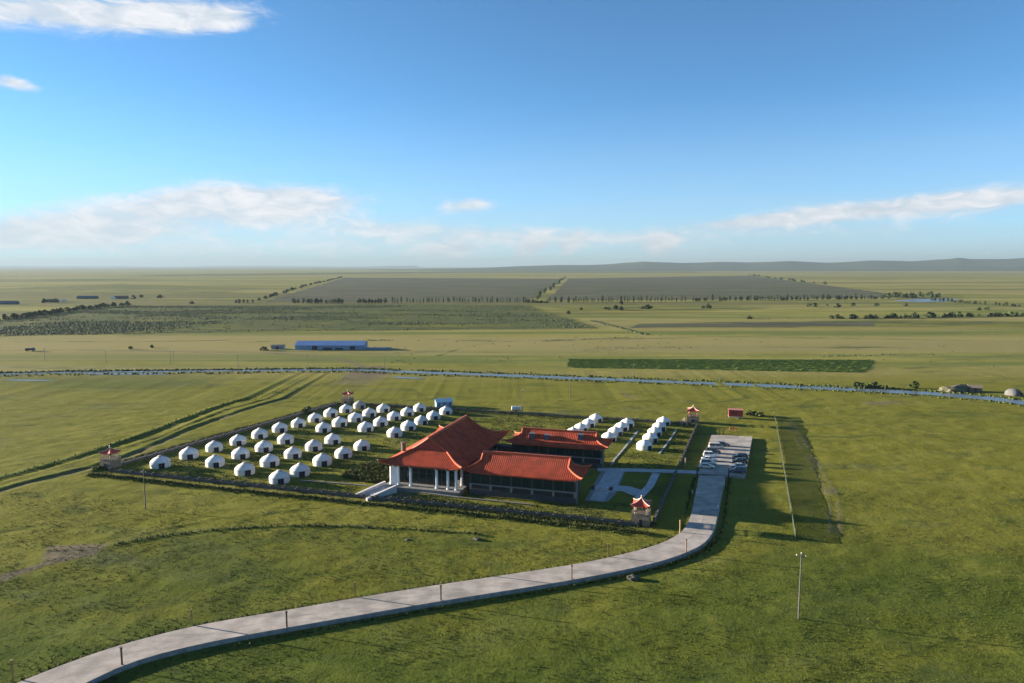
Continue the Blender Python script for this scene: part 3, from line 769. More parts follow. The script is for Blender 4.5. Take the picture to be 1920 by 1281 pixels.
# ---- wings
def wing(label, y0, x0, x1, depth, ze, zr, face_label=None, near=True):
    r = thing('hall_wing', label, 'building', BO, BA)
    cx, cy = (x0+x1)/2, y0+depth/2
    A = (x1-x0)/2+1.6; B = depth/2+1.5
    xieshan(r, lambda X, Y, Zc: (cx+X, cy+Y, Zc), A, B, A-3.9, ze, zr, 0.75)
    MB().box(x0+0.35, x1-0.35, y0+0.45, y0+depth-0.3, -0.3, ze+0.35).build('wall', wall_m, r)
    MB().box(x0-0.25, x1+0.25, y0-0.25, y0+0.45, -0.3, 1.5).build('plinth', mat('plinth_dark', (0.045,0.043,0.045), 0.85, noise_scale=0.9, noise_amt=0.25), r)
    MB().box(x0-0.2, x1+0.2, y0-0.12, y0+0.3, ze-0.55, ze-0.1).build('eave_beam', beam_m, r)
    nb = 5; bw = (x1-x0)/nb
    bk = MB().box(-0.35, 0.35, -0.9, 0.0, -0.22, 0.22).data('bracket', brk_m)
    for k in range(16):
        o = bpy.data.objects.new('bracket', bk); col.objects.link(o); o.parent = r; o.location = (x0+0.6+(x1-x0-1.2)*k/15, y0-0.13, ze-0.12)
    pm_ = mat('post_dark', (0.05,0.045,0.042), 0.7)
    for k in range(nb+1):
        xx = x0+bw*k
        MB().box(xx-0.16, xx+0.16, y0-0.1, y0+0.22, 3.1, ze-0.56).build('post', pm_, r)
        MB().box(xx-0.3, xx+0.3, y0-0.22, y0+0.28, 1.5, 2.8).build('pilaster', sill_m, r)
    MB().box(x0-0.3, x1+0.3, y0-0.3, y0+0.3, 2.8, 3.1).build('sill', sill_m, r)
    for k in range(nb):
        for h in range(2):
            xa = x0+bw*k+0.18+(bw-0.36)*h/2; xb = xa+(bw-0.36)/2
            f_ = MB().box(xa, xa+0.1, y0+0.02, y0+0.14, 3.11, ze-0.6).box(xb-0.1, xb, y0+0.02, y0+0.14, 3.11, ze-0.6).box(xa+.1, xb-.1, y0+0.02, y0+0.14, ze-0.72, ze-0.6).box(xa+.1, xb-.1, y0+0.02, y0+0.14, 3.11, 3.21).build('window', frame_m, r)
            MB().box(xa+.1, xb-.1, y0+0.06, y0+0.10, 3.21, ze-0.72).build('pane', glass_m, f_)
    MB().box(x1+0.0, x1+0.5, y0+0.3, y0+0.9, -0.3, ze-0.2).build('corner_pier', sill_m, r)
    return r
w1 = wing('near wing with sunlit orange-red tiled roof and dark windows beside the paved court', 1.1, 23.2, 52.2, 9.0, 6.5, 10.7)
w2 = wing('far wing with half-shaded red tiled roof and dark roof vents behind the near wing', 35.9, 25.0, 53.5, 8.0, 6.1, 9.8)
vent = mat('vent_metal', (0.10, 0.10, 0.12), 0.6)
for (xx, yy, zz) in ((31.0, 37.6, 7.5), (36.0, 37.4, 7.4), (46.5, 38.3, 8.0)):
    v_ = MB().box(xx-0.8, xx+0.8, yy-0.8, yy+0.8, zz, zz+1.5).build('roof_vent', vent, w2)
    MB().prism([(xx-1,yy-1),(xx+1,yy-1),(xx+1,yy+1),(xx-1,yy+1)], zz+1.5, zz+1.68).build('vent_cap', vent, v_)

# ---- paved court and paths
pave = mat('paving_stone', (0.37, 0.36, 0.36), 0.8, noise_scale=0.6, noise_amt=0.14, rand=0.10)
court = tag(MB().prism([bl_w(*p) for p in ((54.2,4.6),(60.2,5.4),(61.3,12.4),(61.0,36.2),(54.0,36.0))], -0.2, 0.04).build('paved_court', mat('joint_mortar', (0.2,0.19,0.18), 0.9)), kind='structure')
for i in range(8):
    for j in range(18):
        lx, ly = 52.6+i*1.35, 5.0+j*1.65
        if lx < 54.2 or lx+1.3 > (60.4 if ly < 12 else 61.0) or ly+1.6 > 35: continue
        if 14.0 < ly < 17 and 55.5 < lx < 58.5: continue
        MB().prism([bl_w(lx+.03,ly+.03), bl_w(lx+1.32,ly+.03), bl_w(lx+1.32,ly+1.62), bl_w(lx+.03,ly+1.62)], -0.05, 0.09+0.006*random.random()).build('paving_slab', pave, court)
dais = thing('stone_planter', 'low square stone planter in the middle of the paved court', 'planter', (*bl_w(57.0, 15.6), 0.05), BA)
MB().box(-1.7, 1.7, -1.7, 1.7, 0, 0.45).build('base', stone_w, dais); MB().box(-1.3, 1.3, -1.3, 1.3, 0.46, 0.6).build('slab_top', pave, dais)
for s in (-1, 1):
    MB().box(s*2.6-0.35, s*2.6+0.35, -1.0, 1.0, 0.05, 0.5).build('bench', wall_m, dais)
def path(name, pts, wd, z=0.06, m=pave, every=2.0):
    pts = resample(pts, every)
    l = off(pts, wd/2); r = off(pts, -wd/2)
    p = tag(MB().grid([[(*q, z-0.03) for q in r], [(*q, z-0.03) for q in l]]).build(name, MATS['joint_mortar']), kind='structure')
    for i in range(len(pts)-1):
        q = [Vector(v) for v in (r[i], r[i+1], l[i+1], l[i])]; c = sum(q, Vector((0,0)))/4
        q = [v+(c-v).normalized()*0.03 for v in q]
        MB().prism([(v.x, v.y) for v in q], z-0.12, z+0.02+0.006*random.random()).build('paving_slab', m, p)
    return p
path('path', [bl_w(60.5, 17.2), bl_w(63.5, 17.6), bl_w(67.8, 14.0)], 5.0, 0.075)
path('path', [bl_w(67.6, 10.2), bl_w(69.6, 22.0), bl_w(70.2, 35.0)], 2.3, 0.10)
path('path', [(26.12, 211.71), (39.02, 210.86), (56.33, 208.71)], 3.4, 0.13)
path('path', [(-62.04, 200.85), (-48.96, 198.05), (-40.86, 195.81)], 0.6, 0.10, plinth_m)
path('path', [(-40.56, 194.35), (-33.11, 192.91), (-23.36, 188.70), (-14.33, 185.11), (5.55, 179.14)], 0.5, 0.32, plinth_m)
path('path', [(40.63, 243.83), (37.01, 233.73), (32.98, 223.14), (31.09, 216.98)], 0.6, 0.09)
path('path', [(62.55, 265.04), (57.52, 251.59), (52.60, 239.40), (48.89, 230.32)], 0.6, 0.09)
path('path', [(47.62, 263.29), (44.56, 254.82), (40.94, 244.59)], 0.8, 0.09)

# ================================================================== YURTS
felt = mat('felt', (0.66, 0.635, 0.60), 0.9, noise_scale=0.9, noise_amt=0.10, bump=0.3, bump_dist=0.04, rand=0.10, spec=0.1)
felt_old = mat('felt_old', (0.33, 0.31, 0.28), 0.95, noise_scale=0.8, noise_amt=0.3, bump=0.4, bump_dist=0.05)
belt_m = mat('rope_belt', (0.48, 0.45, 0.40), 0.9)
door_m = mat('door_blue', (0.012, 0.014, 0.028), 0.7, spec=0.2)
doorf_m = mat('door_frame', (0.05, 0.04, 0.04), 0.7)
crown_m = mat('crown_wood', (0.34, 0.29, 0.25), 0.8)
def make_yurt(fm):
    r = thing('yurt', 'x', 'yurt')
    MB().lathe([(2.80,-0.25),(2.88,0.2),(2.96,0.9),(2.93,1.5),(2.86,1.78)], 28, capt=False).build('wall', fm, r, True)
    rf = MB().lathe([(2.97,1.52),(2.93,1.75),(2.74,2.05),(2.38,2.42),(1.85,2.78),(1.2,3.08),(0.62,3.28)], 28, capb=True).build('roof', fm, r, True)
    MB().lathe([(0.66,3.22),(0.68,3.42),(0.55,3.52),(0.30,3.6)], 14).build('crown_ring', crown_m, rf)
    MB().lathe([(0.66,3.38),(0.50,3.55),(0.25,3.66)], 10, 0.06, -0.14).build('crown_flap', fm, rf)
    for z in (0.55, 1.2): MB().lathe([(2.945,z),(2.965,z+0.05),(2.945,z+0.1)], 28, capb=False, capt=False).build('belt', belt_m, r)
    # the door looks along local +X
    d = MB().box(2.72, 3.06, -0.85, -0.70, -0.1, 1.72).box(2.72, 3.06, 0.70, 0.85, -0.1, 1.72).box(2.72, 3.06, -0.70, 0.70, 1.58, 1.72).build('door_frame', doorf_m, r)
    MB().box(2.74, 3.0, -0.70, -0.01, -0.1, 1.58).build('door_leaf', door_m, d)
    MB().box(2.74, 3.0, 0.01, 0.70, -0.1, 1.58).build('door_leaf', door_m, d)
    return r
Y0 = make_yurt(felt); Y1 = make_yurt(felt_old)
ORD = ['first','second','third','fourth','fifth','sixth','seventh','eighth','ninth','tenth','eleventh','twelfth']
used0 = used1 = False
def put_yurt(p, label, group, old=False, s=1.0):
    global used0, used1
    if old: o = Y1 if not used1 else copy_tree(Y1); used1 = True
    else: o = Y0 if not used0 else copy_tree(Y0); used0 = True
    place(o, (p[0], p[1], 0.0), R(-60+random.uniform(-9,9)), s, label, group)
child_list(Y0); child_list(Y1)
for c in list(bpy.data.objects):
    if c.parent in (Y0, Y1): child_list(c)
for name, pts in ROWS:
    for i, p in enumerate(pts):
        if name.startswith('outer') and i == 10:
            put_yurt(p, 'weathered grey felt yurt beside the far left corner tower', 'yurts of the left camp', True, 0.92); continue
        put_yurt(p, 'white felt yurt, %s from the near end of the %s' % (ORD[i], name), 'yurts of the left camp', s=random.uniform(0.93, 1.0))
for name, pts in COLS:
    for i, p in enumerate(pts):
        put_yurt(p, 'white felt yurt, %s from the far end, %s' % (ORD[i], name), 'yurts of the right camp', s=random.uniform(0.86, 0.92))

# ================================================================== CAMP WALL, TOWERS
wall_stone = mat('camp_wall_stone', (0.085, 0.078, 0.070), 0.9, noise_scale=0.8, noise_amt=0.3)
cap_m = mat('wall_cap', (0.12, 0.11, 0.10), 0.85, noise_scale=1.0)
iron = mat('iron', (0.035, 0.035, 0.038), 0.6)
def camp_wall(a, b, label, h=0.75, rail=True, gap=()):
    L = math.hypot(b[0]-a[0], b[1]-a[1]); r = thing('boundary_wall', label, 'wall', (*a, 0), math.atan2(b[1]-a[1], b[0]-a[0]))
    n = int(L/4.0)
    pw = MB().box(-0.24, 0.24, -0.24, 0.24, -0.4, h+0.55).data('pier', wall_stone)
    wl = MB().box(0.24, L/n-0.24, -0.15, 0.15, -0.4, h).data('wall_panel', wall_stone)
    cp = MB().box(0.24, L/n-0.24, -0.2, 0.2, h, h+0.09).data('coping', cap_m)
    rl = MB()
    for z in (h+0.22, h+0.46): rl.box(0.24, L/n-0.24, -0.025, 0.025, z, z+0.05)
    rd = rl.data('rail', iron)
    for k in range(n+1):
        s = L*k/n
        for nm, d in (('pier', pw),) if k == n else (('pier', pw), ('wall_panel', wl), ('coping', cp), ('rail', rd)):
            if nm != 'pier' and any(g0 < s+2 < g1 for g0, g1 in gap): continue
            o = bpy.data.objects.new(nm, d); col.objects.link(o); o.parent = r; o.location = (s, 0, 0)
    return r
def sub2(a, b, d):   # shorten a segment at both ends
    v = Vector((b[0]-a[0], b[1]-a[1])); u = v.normalized(); return (a[0]+u.x*d, a[1]+u.y*d), (b[0]-u.x*d, b[1]-u.y*d)
camp_wall(*sub2(C_NL, C_NR, 3.2), 'low dark boundary wall along the near side of the camp')
camp_wall(*sub2(C_FL, C_NL, 3.2), 'low dark boundary wall along the left side of the yurt camp', 0.85)
camp_wall(*sub2(C_FR, C_FL, 3.2), 'low dark boundary wall along the far side of the camp', 0.7)
camp_wall(*sub2(C_NR, C_FR, 3.2), 'low dark boundary wall between the court and the driveway', 0.95, gap=((44, 50),))

tower_stone = mat('tower_stone', (0.19, 0.145, 0.10), 0.9, noise_scale=0.9, noise_amt=0.25, bump=0.5, bump_dist=0.08)
timber = mat('tower_timber', (0.30, 0.23, 0.17), 0.8, noise_scale=2.0)
timber_o = mat('orange_timber', (0.50, 0.16, 0.06), 0.7, noise_scale=2.0)
red_tile = mat('tower_tile', (0.44, 0.055, 0.026), 0.5, noise_scale=1.5)
dark_in = mat('doorway_dark', (0.02, 0.018, 0.016), 0.9)
def tower(loc, rz, label, post_m, s=1.0, wd=2.35):
    r = thing('watchtower', label, 'tower', (*loc, 0), rz, 'corner watchtowers'); r.scale = (s,)*3
    h = 3.1
    # base with an arched doorway on the two visible sides, battered walls
    base = MB()
    base.face_add([(x*(wd+.25), y*(wd+.25), -0.5) for x, y in ((-1,-1),(1,-1),(1,1),(-1,1))] + [(x*wd, y*wd, h) for x, y in ((-1,-1),(1,-1),(1,1),(-1,1))],
                  [(0,3,2,1),(4,5,6,7),(0,1,5,4),(1,2,6,5),(2,3,7,6),(3,0,4,7)])
    b = base.build('base', tower_stone, r)
    arch = [(-0.6, 0.0), (0.6, 0.0), (0.6, 1.4), (0.42, 1.8), (0, 2.0), (-0.42, 1.8), (-0.6, 1.4)]
    for k, (ax, ay) in enumerate(((-1, 0), (0, -1))):
        m_ = MB(); d = wd+0.14
        if ax: vs = [(-d-0.1, p[0], p[1]) for p in arch] + [(-d+0.3, p[0], p[1]) for p in arch]
        else: vs = [(p[0], -d-0.1, p[1]) for p in arch] + [(p[0], -d+0.3, p[1]) for p in arch]
        n = len(arch); m_.face_add(vs, [tuple(range(n)), tuple(range(2*n-1, n-1, -1))] + [(i, (i+1) % n, n+(i+1) % n, n+i) for i in range(n)])
        m_.build('doorway', dark_in, b)
    # parapet merlons and timber railing
    for i in range(5):
        for (ax, ay) in ((-1,0),(1,0),(0,-1),(0,1)):
            u = -wd+0.25+(2*wd-0.5)*i/4
            cx, cy = (ax*(wd-0.15), u) if ax else (u, ay*(wd-0.15))
            if ay and i in (0, 4): continue
            MB().box(cx-0.22, cx+0.22, cy-0.22, cy+0.22, h, h+0.55).build('merlon', timber, r)
    for s_ in (-1, 1):
        MB().bar((-wd-.35, s_*(wd-.3), h+0.85), (wd+.35, s_*(wd-.3), h+0.85), 0.16).build('handrail', timber, r)
        MB().bar((s_*(wd-.3), -wd-.35, h+1.02), (s_*(wd-.3), wd+.35, h+1.02), 0.16).build('handrail', timber, r)
    pp = wd-0.75
    for a in (-1, 1):
        for c in (-1, 1):
            MB().lathe([(0.15,h-.1),(0.13,h+2.4)], 8, a*pp, c*pp).build('post', post_m, r)
    for s_ in (-1, 1):
        MB().bar((-pp, s_*pp, h+2.3), (pp, s_*pp, h+2.3), 0.2).build('tie_beam', post_m, r)
        MB().bar((s_*pp, -pp, h+2.5), (s_*pp, pp, h+2.5), 0.2).build('tie_beam', post_m, r)
    # curved pyramid roof with lifted corners
    e = wd+0.15; rows = []
    m_ = MB()
    for q in range(4):
        rows = []
        for i in range(7):
            t_ = i/6; rad = e*(1-t_)
            row = []
            for j in range(9):
                u = -1+2*j/8; lift = 0.55*abs(u)**3*(1-t_)**2
                x_, y_ = rad*u, -rad
                z_ = h+2.35+1.9*(0.45*t_+0.55*t_*t_)+lift
                c_, s2 = math.cos(q*math.pi/2), math.sin(q*math.pi/2)
                row.append((x_*c_-y_*s2, x_*s2+y_*c_, z_))
            rows.append(row)
        m_.grid(rows)
        m_.grid([[(p[0], p[1], p[2]-0.16) for p in rows[0]][::-1], rows[0][::-1]])
    m_.face_add([(-e,-e,h+2.3),(e,-e,h+2.3),(e,e,h+2.3),(-e,e,h+2.3)], [(3,2,1,0)])
    rf = m_.build('roof', red_tile, r, True)
    for q in range(4):
        a = math.pi/4+q*math.pi/2; k = math.sqrt(2)*e
        pts = [(k*(1-t_)*math.cos(a), k*(1-t_)*math.sin(a), h+2.35+1.9*(0.45*t_+0.55*t_*t_)+0.55*(1-t_)**2+0.06) for t_ in (-0.05, 0.1, 0.3, 0.55, 0.8, 0.98)]
        MB().tube(pts, [0.08]+[0.12]*5, 5).build('hip_ridge', mat('pale_ridge', (0.60,0.42,0.32), 0.6), rf)
    MB().lathe([(0.2,0),(0.26,0.2),(0.12,0.35),(0.2,0.55),(0.05,0.9)], 8, 0, 0, h+4.2).build('finial', mat('pale_ridge', (0.6,0.42,0.32)), rf)
    return r
tower((31.30, 166.42), R(-17), 'corner watchtower with bright red roof and sandy stone base beside the driveway', timber, 0.86)
tower((-124.37, 214.61), R(-17), 'corner watchtower with dull red roof at the near left corner of the camp', timber, 0.85)
tower((-74.43, 316.63), R(-17), 'corner watchtower with brown roof behind the yurts at the far left corner', timber, 0.82)
tower((72.14, 278.02), R(-17), 'orange timbered corner watchtower at the far end of the car park wall', timber_o, 0.88)

# ================================================================== TALL MESH FENCE
zinc = mat('green_wire', (0.075, 0.10, 0.055), 0.7)
zpost = mat('fence_post_paint', (0.26, 0.27, 0.17), 0.7)
fa, fb = (109.17, 290.18), (64.54, 155.96)
L = math.hypot(fb[0]-fa[0], fb[1]-fa[1])
fence = thing('mesh_fence', 'pale wire mesh fence on thin posts right of the car park', 'fence', (*fa, 0), math.atan2(fb[1]-fa[1], fb[0]-fa[0]))
n = 44; bay = L/n; FH = 1.5
m_ = MB()
for k in range(18): m_.box(0.03, bay-0.03, -0.012, 0.012, 0.04+k*FH/18, 0.04+k*FH/18+0.046)
for k in range(9): m_.box(0.1+k*(bay-.2)/8-0.012, 0.1+k*(bay-.2)/8+0.012, -0.03, -0.012, 0.02, FH)
md = m_.data('mesh_panel', zinc)
pdm = MB().box(-0.05, 0.05, -0.05, 0.05, -0.4, FH+0.15).data('post', zpost)
tr = MB().box(0.05, bay-0.05, -0.025, 0.025, FH+0.0, FH+0.05).data('top_rail', zpost)
for k in range(n+1):
    for nm, d in (('post', pdm),) if k == n else (('post', pdm), ('mesh_panel', md), ('top_rail', tr)):
        o = bpy.data.objects.new(nm, d); col.objects.link(o); o.parent = fence; o.location = (bay*k, 0, 0)

# ================================================================== DRIVEWAY POSTS, GATE, POLES
post_y = mat('post_ochre', (0.26, 0.17, 0.055), 0.7, noise_scale=3.0)
post_b = mat('post_brown', (0.16, 0.075, 0.045), 0.7, noise_scale=3.0)
def light_post(p, z, m, label, h=2.9, group='marker posts along the driveway'):
    r = thing('marker_post', label, 'post', (*p, z), R(random.uniform(-15,15)), group)
    MB().box(-0.1, 0.1, -0.1, 0.1, -0.7, h-0.35).build('shaft', m, r)
    MB().box(-0.17, 0.17, -0.17, 0.17, h-0.35, h-0.27).build('collar', m, r)
    MB().box(-0.11, 0.11, -0.11, 0.11, h-0.27, h-0.07).build('lamp_head', m, r)
    MB().box(-0.19, 0.19, -0.19, 0.19, h-0.07, h).build('cap', m, r)
    return r
far_side = [(-74.65, 100.14), (-54.92, 115.90), (-29.21, 126.36), (-4.14, 135.39), (20.36, 144.77), (38.91, 158.71)]
near_side = [(-60.29, 103.78), (-38.43, 115.27), (-13.09, 125.09), (11.76, 133.94), (37.42, 147.02)]
for i, p in enumerate(far_side): light_post(p, 0.3, post_y, 'ochre marker post, %s from the left on the far kerb of the driveway' % ORD[i], 3.3)
for i, p in enumerate(near_side): light_post(p, 0.6, post_b, 'dark brown marker post, %s from the left on the near kerb of the driveway' % ORD[i], 3.0)
light_post((54.04, 215.79), 0, mat('post_pink', (0.42,0.28,0.24), 0.7), 'pinkish post on the grass strip left of the car park', 2.6)
gate_m = mat('gate_post_paint', (0.045, 0.040, 0.042), 0.6)
for p, lab in (((54.57, 203.81), 'dark gate post at the left kerb where the driveway meets the car park'), ((63.36, 202.22), 'dark gate post at the right kerb where the driveway meets the car park')):
    g = thing('gate_post', lab, 'post', (*p, 0.6), BA)
    MB().box(-0.2, 0.2, -0.2, 0.2, -0.8, 2.6).build('shaft', gate_m, g); MB().box(-0.3, 0.3, -0.3, 0.3, 2.6, 2.75).build('cap', gate_m, g)
white = mat('white_paint', (0.78, 0.77, 0.74), 0.6)
for p, lab in (((60.28, 196.06), 'white reflector post on the right kerb close to the gate'), ((52.53, 175.49), 'white reflector post on the right kerb halfway down the shaded driveway'), ((49.35, 188.70), 'small white sign on the dark grass left of the driveway')):
    g = thing('reflector_post', lab, 'post', (*p, 0.5 if 'kerb' in lab else 0), BA)
    MB().box(-0.09, 0.09, -0.09, 0.09, -0.6, 1.1).build('shaft', white, g); MB().box(-0.11, 0.11, -0.11, 0.11, 0.85, 1.0).build('band', mat('red_paint', (0.5,0.03,0.02), 0.5), g)
conc_pole = mat('concrete_pole', (0.075, 0.070, 0.064), 0.9, noise_scale=1.0)
wood_pole = mat('wood_pole', (0.13, 0.11, 0.09), 0.9, noise_scale=1.0)
def pole(p, h, m, label, group='utility poles', arm=True, rr=0.17):
    r = thing('utility_pole', label, 'pole', (*p, 0), R(-20), group)
    MB().lathe([(rr,-0.6),(rr*0.6,h)], 8).build('shaft', m, r)
    if arm:
        MB().bar((-0.85,0,h-0.5), (0.85,0,h-0.5), 0.1, 0.12).build('crossarm', wood_pole, r)
        for x_ in (-0.75, 0, 0.75): MB().lathe([(0.05,0),(0.09,0.08),(0.05,0.22)], 6, x_, 0, h-0.42 if x_ else h).build('insulator', white, r)
    return r
pole((50.58, 119.38), 12.0, conc_pole, 'tall pale concrete pole alone on the right foreground grass', rr=0.15)
pole((-93.94, 176.28), 10.2, conc_pole, 'grey pole standing on the grass before the near left corner', rr=0.15)
pole((67.08, 388.63), 8.0, conc_pole, 'pale pole beside the river in front of the green crop')
pole((27.51, 331.03), 9.0, conc_pole, 'pale pole on the meadow just before the river')
pole((4.57, 298.87), 9.5, conc_pole, 'thin pole at the far wall beside the grey tank trailer', rr=0.11)
pole((-40.23, 237.96), 5.0, wood_pole, 'short dark pole between the inner yurts and the hall', arm=False, rr=0.1)
for i, p in enumerate(((-308.58, 464.55), (-260.70, 451.61), (-218.05, 449.11), (-218.40, 454.14), (-167.79, 430.02), (-124.05, 425.49), (-77.61, 427.74))):
    pole(p, 8.5, wood_pole, 'dark pole, %s from the left in the line before the blue shed' % ORD[i], 'poles along the far dirt road')

# ================================================================== CARS
tyre_m = mat('tyre', (0.02, 0.02, 0.02), 0.9); rim_m = mat('rim', (0.45, 0.45, 0.46), 0.35, 0.8)
cglass = mat('car_glass', (0.010, 0.013, 0.016), 0.05, spec=0.6)
lamp_m = mat('headlight_lens', (0.75, 0.75, 0.72), 0.15); tail_m = mat('tail_lens', (0.35, 0.015, 0.012), 0.25); trim_m = mat('bumper_trim', (0.03, 0.03, 0.032), 0.7)
CAR = {}
def car_mesh(kind, paint):
    if kind == 'suv': L, W, hood, roof, c0, c1, t0, t1 = 4.75, 0.95, 1.05, 1.78, -2.25, 1.15, -2.0, 0.45
    elif kind == 'van': L, W, hood, roof, c0, c1, t0, t1 = 4.9, 0.94, 1.10, 1.95, -2.35, 1.9, -2.25, 1.05
    else: L, W, hood, roof, c0, c1, t0, t1 = 4.7, 0.91, 0.92, 1.46, -1.9, 1.25, -1.15, 0.35
    st = [(-L/2, .45, hood-.18, W*.86), (-L/2+.12, .32, hood-.04, W*.95), (-L/2+.6, .26, hood, W), (c0+0.25, .26, hood+.02, W), (0, .26, hood+.02, W), (c1, .26, hood, W), (L/2-.55, .26, hood-.1, W*.98), (L/2-.15, .30, hood-.26, W*.92), (L/2, .42, hood-.40, W*.8)]
    rows = []
    for x_, zb, zt, hw in st:
        zm = zb+(zt-zb)*.55
        rows.append([(x_, -hw*.93, zb), (x_, -hw, zm), (x_, -hw*.94, zt-.05), (x_, -hw*.82, zt), (x_, hw*.82, zt), (x_, hw*.94, zt-.05), (x_, hw, zm), (x_, hw*.93, zb)])
    b = MB(); b.grid([list(reversed(r)) for r in rows])
    b.face_add(rows[0], [tuple(range(8))]); b.face_add(rows[-1], [tuple(range(7,-1,-1))])
    nn = len(rows); b.face_add([r[0] for r in rows]+[r[7] for r in rows], [(i, nn+i, nn+i+1, i+1) for i in range(nn-1)])
    body = b.data('body', paint)
    z0 = hood+.01
    lo = [(c0, W*.86), (c1, W*.84)]; hi = [(t0, W*.70), (t1, W*.70)]
    g = MB().face_add([(c0,-W*.86,z0),(c1,-W*.86,z0),(c1,W*.86,z0),(c0,W*.86,z0),(t0,-W*.71,roof-.05),(t1,-W*.71,roof-.05),(t1,W*.71,roof-.05),(t0,W*.71,roof-.05)], [(0,1,5,4),(1,2,6,5),(2,3,7,6),(3,0,4,7)])
    glass = g.data('windows', cglass)
    rp = MB().face_add([(t0-.03,-W*.73,roof-.06),(t1+.05,-W*.73,roof-.06),(t1+.05,W*.73,roof-.06),(t0-.03,W*.73,roof-.06),(t0+.15,-W*.6,roof),(t1-.15,-W*.6,roof),(t1-.15,W*.6,roof),(t0+.15,W*.6,roof)], [(4,5,6,7),(0,1,5,4),(1,2,6,5),(2,3,7,6),(3,0,4,7)])
    for s in (-1,1):
        for (xa, xb) in ((c0, t0), (c1, t1)): rp.bar((xa, s*W*.855, z0), (xb, s*W*.715, roof-.05), .07)
        rp.bar(((c0+c1)/2, s*W*.87, z0), ((t0+t1)/2, s*W*.725, roof-.05), .08)
    rp = rp.data('roof_panel', paint)
    wy = MB(); ty = []
    def cyl(rad, w_, nm, m):
        m_ = MB(); vs = []; n_ = 16
        for y_ in (-w_/2, w_/2): vs += [(rad*math.cos(2*math.pi*i/n_), y_, rad*math.sin(2*math.pi*i/n_)) for i in range(n_)]
        m_.face_add(vs, [(i, n_+i, n_+(i+1) % n_, (i+1) % n_) for i in range(n_)]+[tuple(range(n_)), tuple(range(2*n_-1, n_-1, -1))]); return m_.data(nm, m)
    tyre = cyl(.34, .23, 'wheel', tyre_m); rim = cyl(.21, .245, 'rim', rim_m)
    hl = MB().box(L/2-.12, L/2+.01, -.2, .2, -.08, .08).data('headlight', lamp_m); tl = MB().box(-L/2-.02, -L/2+.08, -.16, .16, -.12, .12).data('tail_light', tail_m)
    bp = MB().box(L/2-.1, L/2+.06, -W*.75, W*.75, .32, .52).data('bumper', trim_m); mi = MB().box(-.08, .08, -.1, .1, -.07, .07).data('mirror', paint)
    return dict(L=L, W=W, hood=hood, c1=c1, parts=(body, glass, rp, tyre, rim, hl, tl, bp, mi))
def car(kind, paint, label, p, rz, group):
    key = (kind, paint.name)
    if key not in CAR: CAR[key] = car_mesh(kind, paint)
    d = CAR[key]; body, glass, rp, tyre, rim, hl, tl, bp, mi = d['parts']; L, W = d['L'], d['W']
    r = thing('parked_car', label, 'car', (*p, RZ+0.005), rz, group)
    def k(nm, me, loc=(0,0,0), par=r):
        o = bpy.data.objects.new(nm, me); col.objects.link(o); o.parent = par; o.location = loc; return o
    k('body', body); k('windows', glass); k('roof_panel', rp); k('bumper', bp)
    for x_ in (-L/2+.85, L/2-.9):
        for s in (-1, 1):
            wh = k('wheel', tyre, (x_, s*(W-.1), .34)); k('rim', rim, (0,0,0), wh)
    for s in (-1, 1):
        k('headlight', hl, (0, s*W*.62, d['hood']-.42)); k('tail_light', tl, (0, s*W*.7, d['hood']-.2)); k('mirror', mi, (d['c1']-.35, s*(W+.08), d['hood']+.1))
paints = dict(white=mat('car_white', (0.72,0.72,0.71), 0.25), cream=mat('car_cream', (0.60,0.54,0.45), 0.25), silver=mat('car_silver', (0.42,0.43,0.45), 0.28, 0.5), grey=mat('car_grey', (0.10,0.10,0.11), 0.25, 0.3),
              green=mat('car_green', (0.06,0.075,0.06), 0.25, 0.2), black=mat('car_black', (0.012,0.012,0.014), 0.2), blue=mat('car_blue', (0.03,0.05,0.09), 0.22, 0.2))
CA = math.atan2(l1.y-l0.y, l1.x-l0.x)
GL, GR = 'cars along the left edge of the car park', 'cars along the right edge of the car park'
car('sedan', paints['grey'], 'dark grey car farthest up the left side of the car park', (72.26, 238.14), CA, GL)
car('van', paints['cream'], 'cream white van next to the farthest dark car', (69.04, 234.57), CA+R(2), GL)
car('suv', paints['green'], 'dark greenish car between the cream van and the white cars', (66.31, 228.72), CA-R(3), GL)
car('suv', paints['white'], 'white car just nearer than the dark greenish car', (64.23, 224.11), CA, GL)
car('sedan', paints['white'], 'low white car in the middle of the left side of the car park', (62.41, 219.37), CA+R(2), GL)
car('suv', paints['silver'], 'silver car second from the gate on the left side', (60.90, 215.12), CA, GL)
car('sedan', paints['cream'], 'pale car nearest the gate on the left side of the car park', (59.45, 211.32), CA-R(2), GL)
car('suv', paints['black'], 'black car farthest from the gate on the right side', (73.00, 221.88), CA+math.pi, GR)
car('suv', paints['black'], 'black car second from the far end on the right side', (71.07, 216.62), CA+math.pi+R(2), GR)
car('sedan', paints['silver'], 'silver car between the black cars on the right side', (69.15, 211.60), CA+math.pi, GR)
car('suv', paints['blue'], 'dark blue car nearest the gate on the right side of the car park', (67.30, 206.53), CA+math.pi-R(2), GR)

